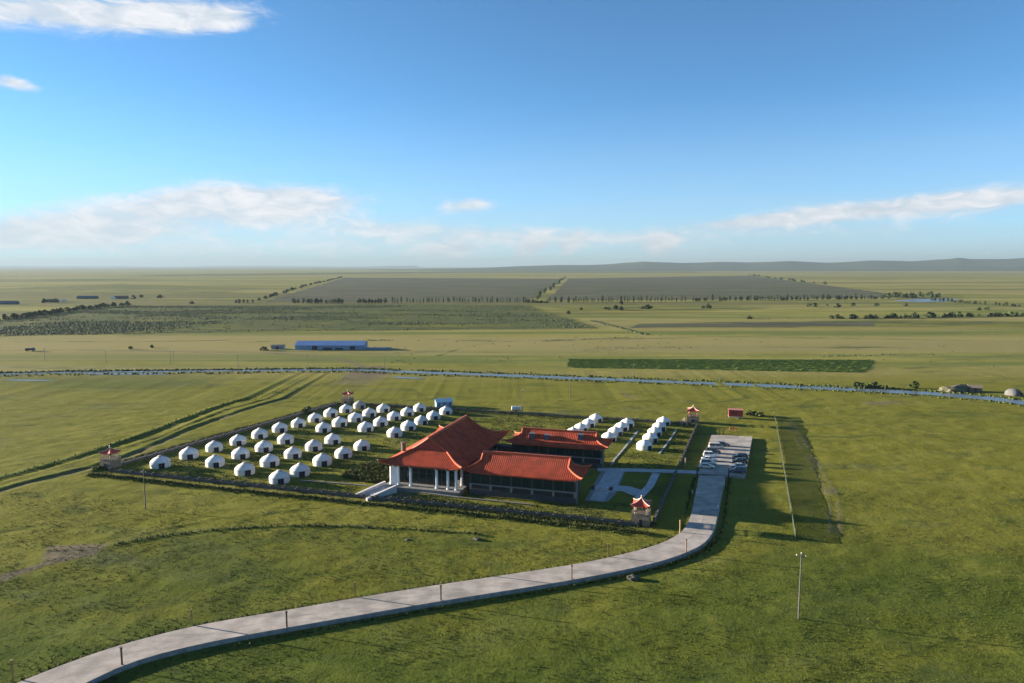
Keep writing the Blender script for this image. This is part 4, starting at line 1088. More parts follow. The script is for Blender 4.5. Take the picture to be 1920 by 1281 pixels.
# ================================================================== SMALL THINGS ROUND THE CAMP
red_sheet = mat('red_sheet', (0.33, 0.035, 0.030), 0.6, noise_scale=1.0, noise_amt=0.15)
pale_sheet = mat('pale_sheet', (0.58, 0.55, 0.52), 0.7)
k = thing('kiosk', 'dark red kiosk cabin on pale legs behind the car park', 'kiosk', (*(91.83, 286.53), 0), R(-14))
MB().box(-2.8, 2.8, -1.3, 1.3, 0.75, 3.3).build('cabin', red_sheet, k)
MB().box(-3.05, 3.05, -1.55, 1.55, 3.3, 3.55).build('roof', mat('kiosk_roof', (0.48,0.16,0.12), 0.6), k)
MB().box(-2.0, 0.6, -1.36, -1.3, 1.7, 2.9).build('shutter', mat('dark_red_shutter', (0.20,0.025,0.022), 0.6), k)
MB().box(-2.9, 2.9, -1.4, 1.4, 0.6, 0.75).build('floor_frame', pale_sheet, k)
for x_ in (-2.5, -0.8, 0.8, 2.5):
    for y_ in (-1.15, 1.15): MB().box(x_-.12, x_+.12, y_-.12, y_+.12, -0.3, 0.6).build('leg', pale_sheet, k)
f = thing('flag_pole', 'thin dark pole at the left end of the red kiosk', 'pole', (*(86.30, 281.96), 0))
MB().lathe([(0.08,-0.4),(0.06,4.0)], 6).build('shaft', iron, f); MB().lathe([(0.08,4.0),(0.12,4.08),(0.03,4.2)], 6).build('knob', iron, f)
b_ = thing('barrier', 'small orange folding barrier on the grass behind the car park', 'barrier', (*(83.40, 262.85), 0), R(-10))
om = mat('orange_paint', (0.62, 0.20, 0.06), 0.6)
for x_ in (-1.1, 1.1):
    MB().bar((x_, -0.5, 0), (x_, 0, 1.7), 0.14).build('leg', om, b_); MB().bar((x_, 0.5, 0), (x_, 0.06, 1.7), 0.14).build('leg', om, b_)
for z_ in (0.6, 1.05, 1.5): MB().bar((-1.3, -0.06, z_), (1.3, -0.06, z_), 0.08, 0.25).build('board', om, b_)
# blue tarpaulin tent and tank trailer at the far wall
tarp = mat('blue_tarp', (0.17, 0.30, 0.42), 0.6, noise_scale=1.0, noise_amt=0.15); tarp_w = mat('pale_tarp', (0.55, 0.62, 0.63), 0.6, noise_scale=1.0, noise_amt=0.1)
tn = thing('tent', 'pale blue tarpaulin shelter behind the left yurts by the far wall', 'tent', (*(-30.35, 310.49), 0), R(16))
MB().box(-3.6, 3.6, -2.0, 2.0, -0.2, 2.4).build('side_sheet', tarp, tn)
MB().face_add([(-3.9,-2.3,2.35),(3.9,-2.3,2.35),(3.9,0,3.7),(-3.9,0,3.7),(3.9,2.3,2.35),(-3.9,2.3,2.35)], [(0,1,2,3),(3,2,4,5)]).build('roof_sheet', tarp_w, tn)
for s in (-1, 1): MB().face_add([(s*3.6,-2,2.41),(s*3.6,2,2.41),(s*3.6,0,3.62)], [(0,1,2)]).build('end_sheet', tarp, tn)
for x_ in (-2.4, 0, 2.4): MB().box(x_-.5, x_+.5, -2.06, -2.0, 0.2, 1.9).build('flap', mat('tarp_dark', (0.06,0.11,0.18), 0.7), tn)
tk = thing('tank_trailer', 'light grey tank trailer parked at the far wall', 'trailer', (*(1.83, 298.87), 0), R(-8))
m_ = MB(); vs = []
m_.tube([(-2.0,0,1.45),(-1.8,0,1.45),(1.8,0,1.45),(2.0,0,1.45)], [0.75,1.0,1.0,0.75], 14).build('tank', mat('tank_paint', (0.50,0.51,0.50), 0.5, noise_scale=1.0), tk)
MB().box(-2.1, 2.9, -0.35, 0.35, 0.4, 0.55).build('chassis', iron, tk); MB().lathe([(0.25,0),(0.25,0.2)], 10, 0, 0, 2.42).build('hatch', iron, tk)
for s in (-1, 1):
    m_ = MB(); n_ = 12; vs = [(0.4*math.cos(2*math.pi*i/n_), y_, 0.4+0.4*math.sin(2*math.pi*i/n_)) for y_ in (s*0.75, s*0.95) for i in range(n_)]
    m_.face_add(vs, [(i, n_+i, n_+(i+1) % n_, (i+1) % n_) for i in range(n_)]+[tuple(range(n_)), tuple(range(2*n_-1, n_-1, -1))]).build('wheel', tyre_m, tk)
# rocks
def rock(loc, size, label, m, seed=1, squash=0.7):
    bm = bmesh.new(); bmesh.ops.create_icosphere(bm, subdivisions=3, radius=1.0); rr = random.Random(seed)
    ph = [rr.uniform(0, 6) for _ in range(6)]
    for v in bm.verts:
        c = v.co; d = 1+0.18*math.sin(3*c.x+ph[0])*math.cos(2.6*c.y+ph[1])+0.12*math.sin(6*c.z+ph[2]+4*c.x)+0.07*math.sin(11*c.y+ph[3])
        v.co = Vector((c.x*d*size, c.y*d*size*0.8, max(c.z, -0.35)*d*size*squash))
    me = bpy.data.meshes.new('boulder'); bm.to_mesh(me); bm.free(); me.materials.append(m)
    o = bpy.data.objects.new('boulder', me); col.objects.link(o); o.location = (*loc, 0.1)
    return tag(o, label, 'rock')
rk = mat('rock', (0.055, 0.052, 0.036), 0.95, noise_scale=1.5, noise_amt=0.35, bump=0.7, bump_dist=0.15)
rock((24.11, 135.47), 1.15, 'lone grey boulder on the grass just below the driveway', rk, 3)
rock((-7.90, 155.96), 1.0, 'low tussocky boulder on the meadow above the driveway', rk, 5, 0.4)
rock((-23.73, 155.33), 0.7, 'small dark stone on the meadow above the driveway', rk, 6, 0.4)
tp = thing('timber_stack', 'heap of pale leaning timbers at the foot of the orange tower', 'timber', (*(67.58, 273.25), 0), R(-10))
for i in range(11):
    a = random.uniform(0, 6.28); MB().bar((2.0*math.cos(a), 2.0*math.sin(a)*0.7, -0.1), (random.uniform(-.2,.2), random.uniform(-.2,.2), random.uniform(2.3,3.0)), 0.16).build('timber', timber, tp)
# two people walking on the path by the far wing
def person(loc, rz, label, shirt, trousers):
    r = thing('person', label, 'person', (*loc, 0.14), rz)
    me = bpy.data.meshes.new('body')
    J = [(0,0,.95),(0,0,1.2),(0,0,1.42),(0,0,1.52),(0,.02,1.66), (.18,0,1.4),(.25,.05,1.14),(.24,.14,.9), (-.18,0,1.4),(-.25,-.04,1.14),(-.24,-.02,.9), (.09,0,.9),(.1,.1,.5),(.1,.05,.06),(.1,.2,.04), (-.09,0,.9),(-.1,-.04,.5),(-.1,-.2,.08),(-.1,-.06,.04)]
    E_ = [(0,1),(1,2),(2,3),(3,4),(2,5),(5,6),(6,7),(2,8),(8,9),(9,10),(0,11),(11,12),(12,13),(13,14),(0,15),(15,16),(16,17),(17,18)]
    rad = [.16,.16,.15,.06,.11,.07,.055,.045,.07,.055,.045,.1,.075,.055,.04,.1,.075,.055,.04]
    me.from_pydata(J, E_, []); me.update()
    o = bpy.data.objects.new('body', me); col.objects.link(o); o.parent = r
    sk = o.modifiers.new('skin', 'SKIN'); sk.use_smooth_shade = True
    for i, v in enumerate(me.skin_vertices[0].data): v.radius = (rad[i], rad[i]*.85); v.use_root = (i == 0)
    o.modifiers.new('sub', 'SUBSURF').levels = 1
    mm = bpy.data.materials.new('clothes'); mm.use_nodes = True; t = NT(mm.node_tree); bb = mm.node_tree.nodes['Principled BSDF']
    s = t.n.new('ShaderNodeSeparateXYZ'); t.l.new(t.obj(), s.inputs[0])
    cc = t.mix(t.ramp(s.outputs[2], 0.93, 0.95), trousers, shirt); cc = t.mix(t.ramp(s.outputs[2], 1.46, 1.5), cc, (0.45,0.28,0.2))
    t.l.new(cc, bb.inputs['Base Color']); bb.inputs['Roughness'].default_value = 0.9; me.materials.append(mm)
    MB().lathe([(0.06,1.58),(0.125,1.66),(0.13,1.74),(0.07,1.82)], 10, 0, 0).build('hair', mat('hair', (0.015,0.012,0.01), 0.7), r, True)
    return r
person((29.78, 213.44), R(60), 'person in dark jacket walking left on the path by the far wing', (0.03,0.03,0.04), (0.02,0.02,0.025))
person((31.34, 212.86), R(-80), 'person in dark brown coat walking just right of another by the far wing', (0.06,0.04,0.035), (0.03,0.03,0.035))

# ================================================================== BEYOND THE RIVER
blue_sheet = mat('blue_steel', (0.15, 0.25, 0.46), 0.45, noise_scale=0.3, noise_amt=0.12); blue_wall = mat('blue_steel_wall', (0.17, 0.27, 0.42), 0.6, noise_scale=0.3, noise_amt=0.12)
open_m = mat('shed_opening', (0.03, 0.035, 0.05), 0.8)
def gable_shed(name, loc, L, D, hw, hr, rz, label, cat, wm_, rm, doors=(), group=None):
    r = thing(name, label, cat, (*loc, 0), rz, group)
    MB().box(-L/2, L/2, 0, D, -0.3, hw).build('wall', wm_, r)
    MB().face_add([(-L/2-.4,-.6,hw-.1),(L/2+.4,-.6,hw-.1),(L/2+.4,D/2,hr),(-L/2-.4,D/2,hr),(L/2+.4,D+.6,hw-.1),(-L/2-.4,D+.6,hw-.1),
                   (-L/2-.4,-.6,hw-.25),(L/2+.4,-.6,hw-.25),(L/2+.4,D/2,hr-.2),(-L/2-.4,D/2,hr-.2),(L/2+.4,D+.6,hw-.25),(-L/2-.4,D+.6,hw-.25)],
                  [(0,1,2,3),(3,2,4,5),(6,9,8,7),(9,11,10,8),(0,6,7,1),(4,10,11,5),(1,7,8,2),(2,8,10,4),(3,9,6,0),(5,11,9,3)]).build('roof', rm, r)
    for s in (-1, 1): MB().face_add([(s*(L/2-.02),0,hw),(s*(L/2-.02),D,hw),(s*(L/2-.02),D/2,hr-.2)], [(0,1,2)]).build('gable', wm_, r)
    for (x0_, x1_, z1_) in doors: MB().box(x0_, x1_, -0.06, 0.0, 0.0, z1_).build('doorway', open_m, r)
    return r
gable_shed('long_shed', (-135.82, 524.57), 51, 15, 3.4, 6.0, R(1), 'long blue steel shed standing beyond the river', 'shed', blue_wall, blue_sheet, ((-13,-9,3),(-5,2,1.6),(4,10,1.5),(15,19,2.6)))
gable_shed('hut', (-175.86, 527.98), 9, 5, 2.2, 3.2, R(3), 'small grey-blue hut left of the long blue shed', 'hut', mat('hut_wall', (0.22,0.25,0.28), 0.8), mat('hut_roof', (0.10,0.12,0.15), 0.7), ((-1,1,1.8),))
lt = thing('sheet_fence', 'low blue sheet fence running right from the long shed', 'fence', (*(-100.72, 527.98), 0), 0.0)
for i in range(9): MB().box(-10+i*2.3, -10+i*2.3+2.2, -0.06, 0.06, -0.2, 1.3+0.2*(i % 2)).build('sheet', blue_wall, lt)
for i in range(10): MB().box(-10.05+i*2.3-.06, -10.05+i*2.3+.06, -0.12, 0.12, -0.2, 1.7).build('post', open_m, lt)
for i, (p, L, lab) in enumerate((((-820.94, 1151.64), 30, 'long dark blue barn at the left edge of the far plain'), ((-792.21, 1219.78), 17, 'dark barn left of the white cottage on the far plain'),
                            ((-809.03, 1349.39), 36, 'long brown barn behind the white cottage'), ((-745.16, 1349.39), 24, 'dark barn right of the long brown barn on the far plain'))):
    gable_shed('barn', p, L, 9, 3.0, 5.5, R(2), lab, 'barn', mat('barn_wall%d' % (i % 2), ((0.09,0.11,0.13), (0.12,0.10,0.085))[i % 2], 0.9), mat('barn_roof%d' % (i % 2), ((0.06,0.09,0.13), (0.10,0.075,0.06))[i % 2], 0.8), ((-2,1,2.2),), 'farm buildings on the far plain')
for p, lab in (((-783.56, 1238.08), 'tiny white cottage among the far left barns'), ((-747.20, 1327.70), 'tiny white cottage beside the right-hand far barn')):
    gable_shed('cottage', p, 6.5, 5, 3.2, 4.6, 0, lab, 'house', white, pale_sheet, ((-.5,.5,2),))
# vehicle on the far road
vh = thing('truck', 'small dark truck on the far dirt road at the left', 'truck', (*(-352.99, 516.25), 0), R(2))
MB().box(-3.2, 1.2, -1.0, 1.0, 0.8, 2.2).build('cargo_bed', trim_m, vh); MB().face_add([(1.3,-1,.7),(3.2,-1,.7),(3.2,1,.7),(1.3,1,.7),(1.3,-.9,2.5),(2.6,-.9,2.5),(2.6,.9,2.5),(1.3,.9,2.5)], [(0,3,2,1),(4,5,6,7),(0,1,5,4),(1,2,6,5),(2,3,7,6),(3,0,4,7)]).build('cab', paints['grey'], vh)
for x_ in (-2.2, 2.2):
    for s in (-1, 1):
        n_ = 10; MB().face_add([(x_+.5*math.cos(2*math.pi*i/n_), y_, .5+.5*math.sin(2*math.pi*i/n_)) for y_ in (s*.8, s*1.05) for i in range(n_)], [(i, n_+i, n_+(i+1) % n_, (i+1) % n_) for i in range(n_)]+[tuple(range(n_)), tuple(range(2*n_-1, n_-1, -1))]).build('wheel', tyre_m, vh)
# across the river on the right
sod = mat('sod', (0.11, 0.10, 0.055), 0.95, noise_scale=0.5, noise_amt=0.3, bump=0.6, bump_dist=0.2)
o = rock((221.16, 349.79), 6.5, 'long grassy earth mound beside the river at the right', sod, 9, 0.42); o.name = 'earth_mound'; o['category'] = 'mound'; o.scale = (1.25, 0.8, 1)
gable_shed('hut', (229.59, 346.77), 5.5, 4, 2.2, 3.2, R(-20), 'small brown earth hut beyond the river at the right', 'hut', mat('mud_wall', (0.20,0.14,0.10), 0.9), mat('mud_roof', (0.17,0.13,0.09), 0.9), ((-.5,.5,1.7),))
dm = thing('dome_tent', 'pale grey domed tent beyond the river at the right edge', 'tent', (*(242.19, 338.00), 0), R(-60))
MB().lathe([(3.6,-0.2),(3.6,0.8),(3.2,1.8),(2.2,2.7),(0.9,3.1),(0.1,3.2)], 20).build('cover', mat('tent_grey', (0.11,0.105,0.10), 0.95, noise_scale=0.8, noise_amt=0.3), dm, True); MB().box(3.3, 3.7, -.7, .7, 0, 1.6).build('doorway', dark_in, dm)

# ================================================================== TREES AND BUSHES
def leaf_mat(name, c1, c2):
    m = bpy.data.materials.new(name); m.use_nodes = True; t = NT(m.node_tree); b = m.node_tree.nodes['Principled BSDF']
    b.inputs['Roughness'].default_value = 0.8; b.inputs['Specular IOR Level'].default_value = 0.2
    oi = t.n.new('ShaderNodeObjectInfo'); n1 = t.noise(t.obj(), 0.8, 3)
    c = t.mix(t.ramp(t.add(t.mul(oi.outputs['Random'], 0.6), t.mul(n1, 0.5)), 0.2, 0.85), c1, c2); t.l.new(c, b.inputs['Base Color'])
    return m
leaf = leaf_mat('leaves', (0.026, 0.042, 0.014), (0.060, 0.078, 0.026)); bark = mat('bark', (0.09, 0.075, 0.06), 0.95)
weed = leaf_mat('weed_leaves', (0.045, 0.075, 0.018), (0.085, 0.11, 0.028))
def crown_data(rr, h0, h1, r0, n, size, name='crown'):
    vs = []; fs = []
    for i in range(n):
        t_ = rr.random(); a = rr.uniform(0, 6.283)
        prof = math.sin(math.pi*min(1, max(0, t_*0.92+0.06)))**0.7*(1-0.35*t_)
        rad = r0*prof*math.sqrt(rr.random())*rr.uniform(.8, 1.15)
        c = Vector((rad*math.cos(a), rad*math.sin(a), h0+(h1-h0)*t_))
        u = Vector((rr.uniform(-1,1), rr.uniform(-1,1), rr.uniform(-1,1))).normalized(); v = u.cross(Vector((rr.uniform(-1,1), rr.uniform(-1,1), rr.uniform(-1,1)))).normalized()
        s = size*rr.uniform(.6, 1.3); b0 = len(vs)
        vs += [tuple(c-u*s-v*s*.7), tuple(c+u*s-v*s*.5), tuple(c+u*s*.8+v*s), tuple(c-u*s*.7+v*s*.8)]; fs.append((b0, b0+1, b0+2, b0+3))
    me = bpy.data.meshes.new(name); me.from_pydata(vs, [], fs); me.materials.append(leaf); return me
def trunk_data(rr, h):
    m_ = MB(); m_.tube([(0,0,-.4),(rr.uniform(-.1,.1),0,h*.35),(rr.uniform(-.2,.2),rr.uniform(-.2,.2),h*.8)], [h*.022,h*.017,h*.006], 6)
    for i in range(4):
        a = rr.uniform(0,6.28); z_ = h*rr.uniform(.28,.6); m_.tube([(0,0,z_),(h*.14*math.cos(a),h*.14*math.sin(a),z_+h*.17)], [h*.009,h*.004], 4)
    return m_.data('trunk', bark)
rr = random.Random(4)
POP = [(trunk_data(rr, 10), crown_data(rr, 1.2, 11.0, 1.5+.3*i, 90, .62)) for i in range(4)]       # upright
RND = [(trunk_data(rr, 8), crown_data(rr, 1.0, 7.6, 2.9+.4*i, 110, .75)) for i in range(4)]        # round
BSH = [crown_data(rr, -.2, 2.6, 2.0+.3*i, 60, .55, 'shrub') for i in range(4)]
def tree(kind, p, s, label, group):
    tr_, cr_ = random.choice(POP if kind == 'poplar_tree' else RND)
    r = thing(kind, label, 'tree', (*p, 0), random.uniform(0, 6.28), group); r.scale = (s*random.uniform(.85,1.15), s*random.uniform(.85,1.15), s)
    for nm, d in (('trunk', tr_), ('crown', cr_)):
        o = bpy.data.objects.new(nm, d); col.objects.link(o); o.parent = r
def bush(p, s, label, group):
    o = bpy.data.objects.new('shrub', random.choice(BSH)); col.objects.link(o); o.location = (*p, 0); o.rotation_euler[2] = random.uniform(0,6.28)
    o.scale = (s*random.uniform(.8,1.3), s*random.uniform(.8,1.3), s*random.uniform(.8,1.2)); tag(o, label, 'bush', group)
def spots_in(q, n):
    a, b, c, d = [Vector(p) for p in q]; r = []
    for _ in range(n):
        u, v = random.random(), random.random(); e = a.lerp(b, u).lerp(d.lerp(c, u), v); r.append((e.x, e.y))
    return r
def along(pts, n, jx, jy):
    q = equal(pts, n); return [(p[0]+random.uniform(-jx,jx), p[1]+random.uniform(-jy,jy)) for p in q]
rowL = 'dark tree in the broken left half of the long row across the plain'
for a, b2, n in (((-363.41, 1184.74),(-350.05, 1184.74),4),((-342.92, 1184.74),(-318.88, 1184.74),7),((-309.97, 1184.74),(-283.25, 1184.74),7),((-257.42, 1184.74),(-238.71, 1184.74),5),((-236.04, 1184.74),(-213.77, 1184.74),6)):
    for p in along([a, b2], n, 2, 6): tree('round_tree', p, random.uniform(.75,1.15), rowL, 'trees of the left half of the long row')
for p in along([(-202.19, 1184.74), (-99.40, 1202.00)], 19, 3, 8): tree('poplar_tree', p, random.uniform(.65,1.05), rowL, 'trees of the left half of the long row')
for p in along([(-94.88, 1202.00), (22.76, 1210.83)], 24, 3, 8): tree('poplar_tree', p, random.uniform(.6,1.05), rowL, 'trees of the left half of the long row')
rowR = 'dark tree in the dense right half of the long row across the plain'
for p in along([(61.45, 1202.00), (318.78, 1247.44)], 52, 3, 8): tree('poplar_tree', p, random.uniform(.6,1.1), rowR, 'trees of the right half of the long row')
for p in along([(320.66, 1247.44), (708.98, 1338.46)], 84, 3, 10): tree(random.choice(('poplar_tree','round_tree')), p, random.uniform(.65,1.15), rowR, 'trees of the right half of the long row')
GROVE = [(698.92, 1338.46), (836.53, 1383.29), (896.28, 1482.57), (753.62, 1443.72)]
for p in spots_in(GROVE, 30): tree('round_tree', p, random.uniform(1.0,1.5), 'tree of the dark grove beside the pool at the right end of the row', 'trees of the grove by the pool')
for p in along([(257.19, 3468.13), (41.89, 1296.43)], 22, 6, 20): tree('round_tree', p, random.uniform(.9,1.5), 'tree in the slanting line between the two ploughed fields', 'trees between the ploughed fields')
for p in along([(22.92, 1219.78), (56.93, 1202.00)], 7, 3, 6): bush(p, 1.6, 'bush in the clump where the slanting tree line meets the long row', 'bushes at the tree line crossing')
for p in along([(764.76, 1296.43), (750.83, 1167.96), (771.38, 1062.55)], 30, 5, 8): tree('round_tree', p, random.uniform(.5,.9), 'small tree in the hedge right of the pool', 'trees of the hedge right of the pool')
for p in along([(377.88, 835.76), (475.66, 853.13), (646.96, 890.11)], 36, 5, 4): bush(p, random.uniform(1.0,2.2), 'bush in the thin hedge across the right part of the plain', 'bushes of the thin right hedge')
for p in along([(1632.10, 4898.90), (1200.81, 3082.05), (1063.62, 2446.15)], 24, 8, 30): bush(p, random.uniform(2.2,3.5), 'bush along the far right edge of the ploughed field', 'bushes edging the ploughed field')
for p in along([(-922.20, 3872.17), (-608.29, 2027.39), (-460.80, 1296.43)], 40, 4, 12): bush(p, random.uniform(1.5,2.8), 'bush in the hedge along the left edge of the ploughed field', 'bushes of the left field hedge')
for p in along([(-592.94, 810.99), (-590.68, 871.23), (-616.08, 986.18), (-619.23, 1135.78)], 46, 4, 5): bush(p, random.uniform(1.2,2.4), 'bush in the hedge along the top of the scrub field at the left', 'bushes of the scrub field hedge')
for p in along([(-458.72, 1184.74), (-440.97, 1202.00)], 5, 2, 4): tree('round_tree', p, random.uniform(.7,1.0), 'tree of the small clump left of the ploughed field', 'trees of the small clump')
for p in ((-734.46, 1406.85),(-685.85, 1383.29),(-526.90, 1167.96),(-792.48, 1202.00),(-783.96, 1219.78),(-725.71, 1360.51)): bush(p, 2.2, 'bush among the far left barns', 'bushes by the barns')
for p in ((98.85, 1010.40),(134.71, 1022.95),(138.39, 1010.40),(150.10, 1022.95),(154.00, 998.14),(190.95, 1035.82),(197.96, 1035.82),(282.55, 1049.02),(290.44, 1049.02),(280.26, 835.76),(177.52, 1151.64),(456.96, 1090.68),(459.93, 1076.43),(491.32, 1105.32),(493.94, 1076.43),(532.05, 1105.32),(568.63, 1105.32),(613.52, 1105.32),(658.05, 998.14),(677.48, 1010.40),(73.43, 920.00)):
    bush(p, random.uniform(1.1,2.2), 'single dark bush dotted over the plain in front of the right tree row', 'bushes dotted before the tree row')
for p, s in (((-183.50, 521.21),1.3),((-285.77, 527.98),.8),((-275.07, 538.46),.8)): bush(p, s, 'lone bush on the plain left of the blue shed', 'bushes left of the blue shed')
bush((-86.43, 294.46), 1.0, 'dark round bush outside the left wall of the camp', None)
for p in ((177.99, 360.78),(179.15, 357.57),(185.96, 359.16),(188.94, 354.41),(205.56, 357.57)): bush(p, random.uniform(.7,1.2), 'green bush on the far river bank at the right', 'bushes on the river bank')
for p in ((99.45, 292.30),(101.32, 291.24),(103.25, 289.12)): bush(p, .8, 'grey-green bush right of the red kiosk', 'bushes by the kiosk')
# pool at the right end of the row
p4 = smooth_line([(682.97, 1276.38), (797.26, 1360.51), (844.74, 1338.46), (778.20, 1247.44), (696.85, 1219.78), (682.97, 1276.38)], 2)[:-1]
tag(MB().face_add([(q[0], q[1], 0.3) for q in p4], [tuple(range(len(p4)))]).build('water', wm), kind='structure')

# ================================================================== UNCOUNTABLE GROWTH
def blade_proto(n, h, spread, seed):
    r_ = random.Random(seed); vs = []; fs = []
    for i in range(n):
        a = r_.uniform(0,6.283); c, s = math.cos(a), math.sin(a); w_ = spread*.22; d = spread*r_.uniform(.3,1); hh = h*r_.uniform(.6,1.1); b0 = len(vs)
        vs += [(-s*w_+c*d*.3, c*w_+s*d*.3, -.1), (s*w_+c*d*.3, -c*w_+s*d*.3, -.1), (c*d, s*d, hh)]; fs.append((b0, b0+1, b0+2))
    return vs, fs
def gmat(name, c1, c2, sc_):
    m = bpy.data.materials.new(name); m.use_nodes = True; t = NT(m.node_tree); b = m.node_tree.nodes['Principled BSDF']
    b.inputs['Roughness'].default_value = 0.85; b.inputs['Specular IOR Level'].default_value = 0.15
    t.l.new(t.mix(t.ramp(t.add(t.mul(t.noise(t.obj(), sc_, 4), .6), t.mul(t.noise(t.obj(), sc_*9, 2), .4)), .32, .68), c1, c2), b.inputs['Base Color']); return m
tuft_m = gmat('tuft_blades', (0.050, 0.062, 0.010), (0.088, 0.090, 0.015), 1/16)
weed_m = gmat('weed_blades', (0.032, 0.050, 0.012), (0.078, 0.088, 0.022), 1/5)
scrub_m = gmat('scrub_leaves', (0.046, 0.060, 0.028), (0.095, 0.106, 0.043), 1/14)
def spots(n, poly, dens=None):
    xs = [p[0] for p in poly]; ys = [p[1] for p in poly]; P = np.zeros((0,2))
    while len(P) < n:
        q = np.stack([rng.uniform(min(xs), max(xs), n*2), rng.uniform(min(ys), max(ys), n*2)], -1)
        ok = inside(q[:,0], q[:,1], poly)
        if dens is not None: ok &= rng.random(len(q)) < dens(q[:,0], q[:,1])
        P = np.concatenate([P, q[ok]])
    return P[:n]
def clear_of(x, y):
    ok = (seg_dist(x, y, ROAD_C) > 4.5) & ~inside(x, y, LOT)
    return ok
def stand(name, P, proto, s0, s1, m, label, cat):
    Z = relief(P[:,0], P[:,1])[:,None]; P3 = np.concatenate([P, Z], 1)
    S = rng.uniform(s0, s1, len(P))
    o = scatter_np(name, proto[0], proto[1], P3, S, rng.uniform(0, 6.28, len(P)), m)
    return tag(o, label, cat, kind='stuff')
fore = [(-85,92),(95,92),(150,190),(-140,190)]
P = spots(28000, fore, lambda x, y: np.clip(1.5-(y-92)/110, .15, 1)*np.clip(fbm(x/9, y/6, 3, 77)*2.6-.75, .06, 1))
P = P[clear_of(P[:,0], P[:,1]) & ~inside(P[:,0], P[:,1], CAMP)]
stand('grass_tufts', P, blade_proto(5, .24, .26, 1), .5, 1.15, tuft_m, 'tussocky steppe grass in the foreground', 'grass')
camp_in = [(C_NL[0]+3,C_NL[1]+2),(C_NR[0]-3,C_NR[1]+3),(C_FR[0]-3,C_FR[1]-3),(C_FL[0]+3,C_FL[1]-3)]
def camp_ok(x, y):
    lx = (x-BO[0])*math.cos(BA)+(y-BO[1])*math.sin(BA); ly = -(x-BO[0])*math.sin(BA)+(y-BO[1])*math.cos(BA)
    return ~(((lx > -2.5) & (lx < 22) & (ly > -3) & (ly < 42)) | ((lx > 20) & (lx < 62) & (ly > 1.5) & (ly < 37.5)) | ((lx > 20) & (lx < 55) & (ly > 33) & (ly < 46)) | ((lx > 59) & (lx < 73) & (ly > 5) & (ly < 38)) | ((lx > -9) & (lx < 5) & (ly > -12) & (ly < 0)))
P = spots(15000, camp_in, lambda x, y: np.clip(fbm(x/7, y/6, 3, 31)*2.6-.8, .05, 1)); P = P[camp_ok(P[:,0], P[:,1])]
for nm, pts in ROWS+COLS:
    for c in pts: P = P[np.hypot(P[:,0]-c[0], P[:,1]-c[1]) > 3.4]
stand('camp_weeds', P, blade_proto(6, .42, .40, 2), .5, 1.2, weed_m, 'rank green grass and weeds between the yurts', 'grass')
def strip(pts, n, wd):
    q = np.array(equal(pts, n)); return q + rng.normal(0, wd, q.shape)
bank = np.concatenate([strip(NEAR_BANK, 2200, .7), strip(off([C_NL, C_NR], 1.6), 3000, .9), strip(off([C_FL, C_NL], -2.6), 3000, .9), strip(TRACK_UP, 300, .8),
                       strip(off(ROAD_L, -1.1), 1800, .35), strip(off(ROAD_R, 1.1), 1800, .35), strip([(-28.41, 183.37), (-8.24, 177.09), (13.10, 168.60), (25.66, 165.00)], 2600, 1.6), strip([C_FR, C_FL], 2600, 1.6), strip(TRACK_ARC, 160, .3)])
bank = bank[clear_of(bank[:,0], bank[:,1]) & camp_ok(bank[:,0], bank[:,1])]
stand('bank_weeds', bank, blade_proto(6, .55, .42, 3), .55, 1.35, weed_m, 'tall weeds along the banks and tracks round the camp', 'grass')
# bushes behind the hall porch, left
hp = spots(900, [(-50.64, 205.06), (-43.93, 219.40), (-37.64, 212.28), (-34.55, 198.81), (-41.46, 198.81)]); stand('thicket', hp, blade_proto(9, 1.1, .8, 8), .6, 1.6, weed_m, 'overgrown green thicket against the left side of the hall', 'bushes')
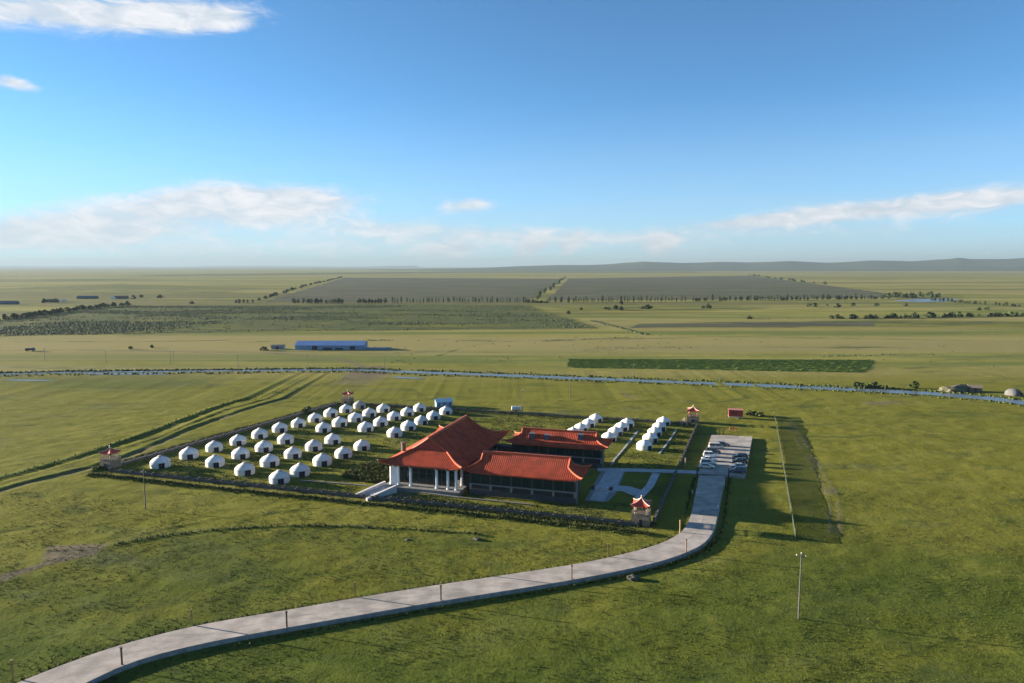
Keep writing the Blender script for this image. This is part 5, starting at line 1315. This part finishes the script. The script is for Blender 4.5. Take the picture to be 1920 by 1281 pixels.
# scrub beyond the blue shed
bb = bmesh.new(); bmesh.ops.create_icosphere(bb, subdivisions=1, radius=1.0); rr = random.Random(2)
pv_ = [(v.co.x*rr.uniform(.7,1.25), v.co.y*rr.uniform(.7,1.25), v.co.z*rr.uniform(.6,1.1)+.3) for v in bb.verts]; pf_ = [[v.index for v in f.verts] for f in bb.faces]; bb.free()
sp_ = [(-660.18, 810.99), (-581.13, 803.05), (-602.48, 930.41), (-602.72, 1105.32), (21.35, 1135.78), (85.26, 706.17), (-31.70, 700.13), (-235.09, 676.96), (-453.45, 625.17), (-510.14, 625.17)]
P = spots(15000, sp_, lambda x, y: np.clip(fbm(x/110, y/45, 4, 12)*6.0-2.8+.5*(y < 690)+.5*(x < -330), .03, 1))
o = scatter_np('scrub', pv_, pf_, np.concatenate([P, np.zeros((len(P),1))], 1), rng.uniform(.4, 1.25, len(P)), rng.uniform(0,6.28,len(P)), scrub_m, True)
tag(o, 'grey-green scrub covering the field beyond the blue shed', 'scrub', kind='stuff')
bk_ = np.concatenate([strip([p[:2] for p in off([q[:2] for q in RIVER[:26]], 5)], 900, 1.6), strip([p[:2] for p in off([q[:2] for q in RIVER[26:]], 7.5)], 500, 1.8), strip(off([q[:2] for q in RIVER], -8), 500, 1.6)])
o = scatter_np('river_reeds', pv_, pf_, np.concatenate([bk_, np.zeros((len(bk_),1))], 1), rng.uniform(.3, .9, len(bk_)), rng.uniform(0,6.28,len(bk_)), weed_m, True)
tag(o, 'dark green reeds along the river banks', 'reeds', kind='stuff')
pl = np.concatenate([strip(equal(pp, 40), n_, 2.5) for pp, n_ in (([(-456.92, 629.99), (-235.09, 676.96), (21.14, 700.13)], 500), ([(277.11, 835.76), (432.63, 844.36)], 90), ([(26.53, 584.85), (107.82, 620.42)], 90), ([(64.78, 534.92), (134.48, 538.46)], 40), ([(213.98, 486.86), (302.30, 498.82)], 90), ([(135.42, 370.75), (173.50, 355.98)], 60), ([(-121.11, 593.36), (-102.27, 593.36)], 40))])
sd = spots(150, [(-114.97, 584.85), (226.73, 682.61), (529.70, 731.40), (313.38, 430.02), (125.44, 486.86), (-84.87, 430.02)]); pl = np.concatenate([pl, sd])
o = scatter_np('plain_brush', pv_, pf_, np.concatenate([pl, np.zeros((len(pl),1))], 1), rng.uniform(.25, .7, len(pl)), rng.uniform(0,6.28,len(pl)), scrub_m, True)
tag(o, 'low brush strung out over the plain beyond the river', 'brush', kind='stuff')
dt = strip(TRACK_DITCH, 260, 1.5)
o = scatter_np('ditch_reeds', pv_, pf_, np.concatenate([dt, np.zeros((len(dt),1))], 1), rng.uniform(.6, 1.3, len(dt)), rng.uniform(0,6.28,len(dt)), scrub_m, True)
tag(o, 'dark ditch growth slanting over the plain', 'reeds', kind='stuff')
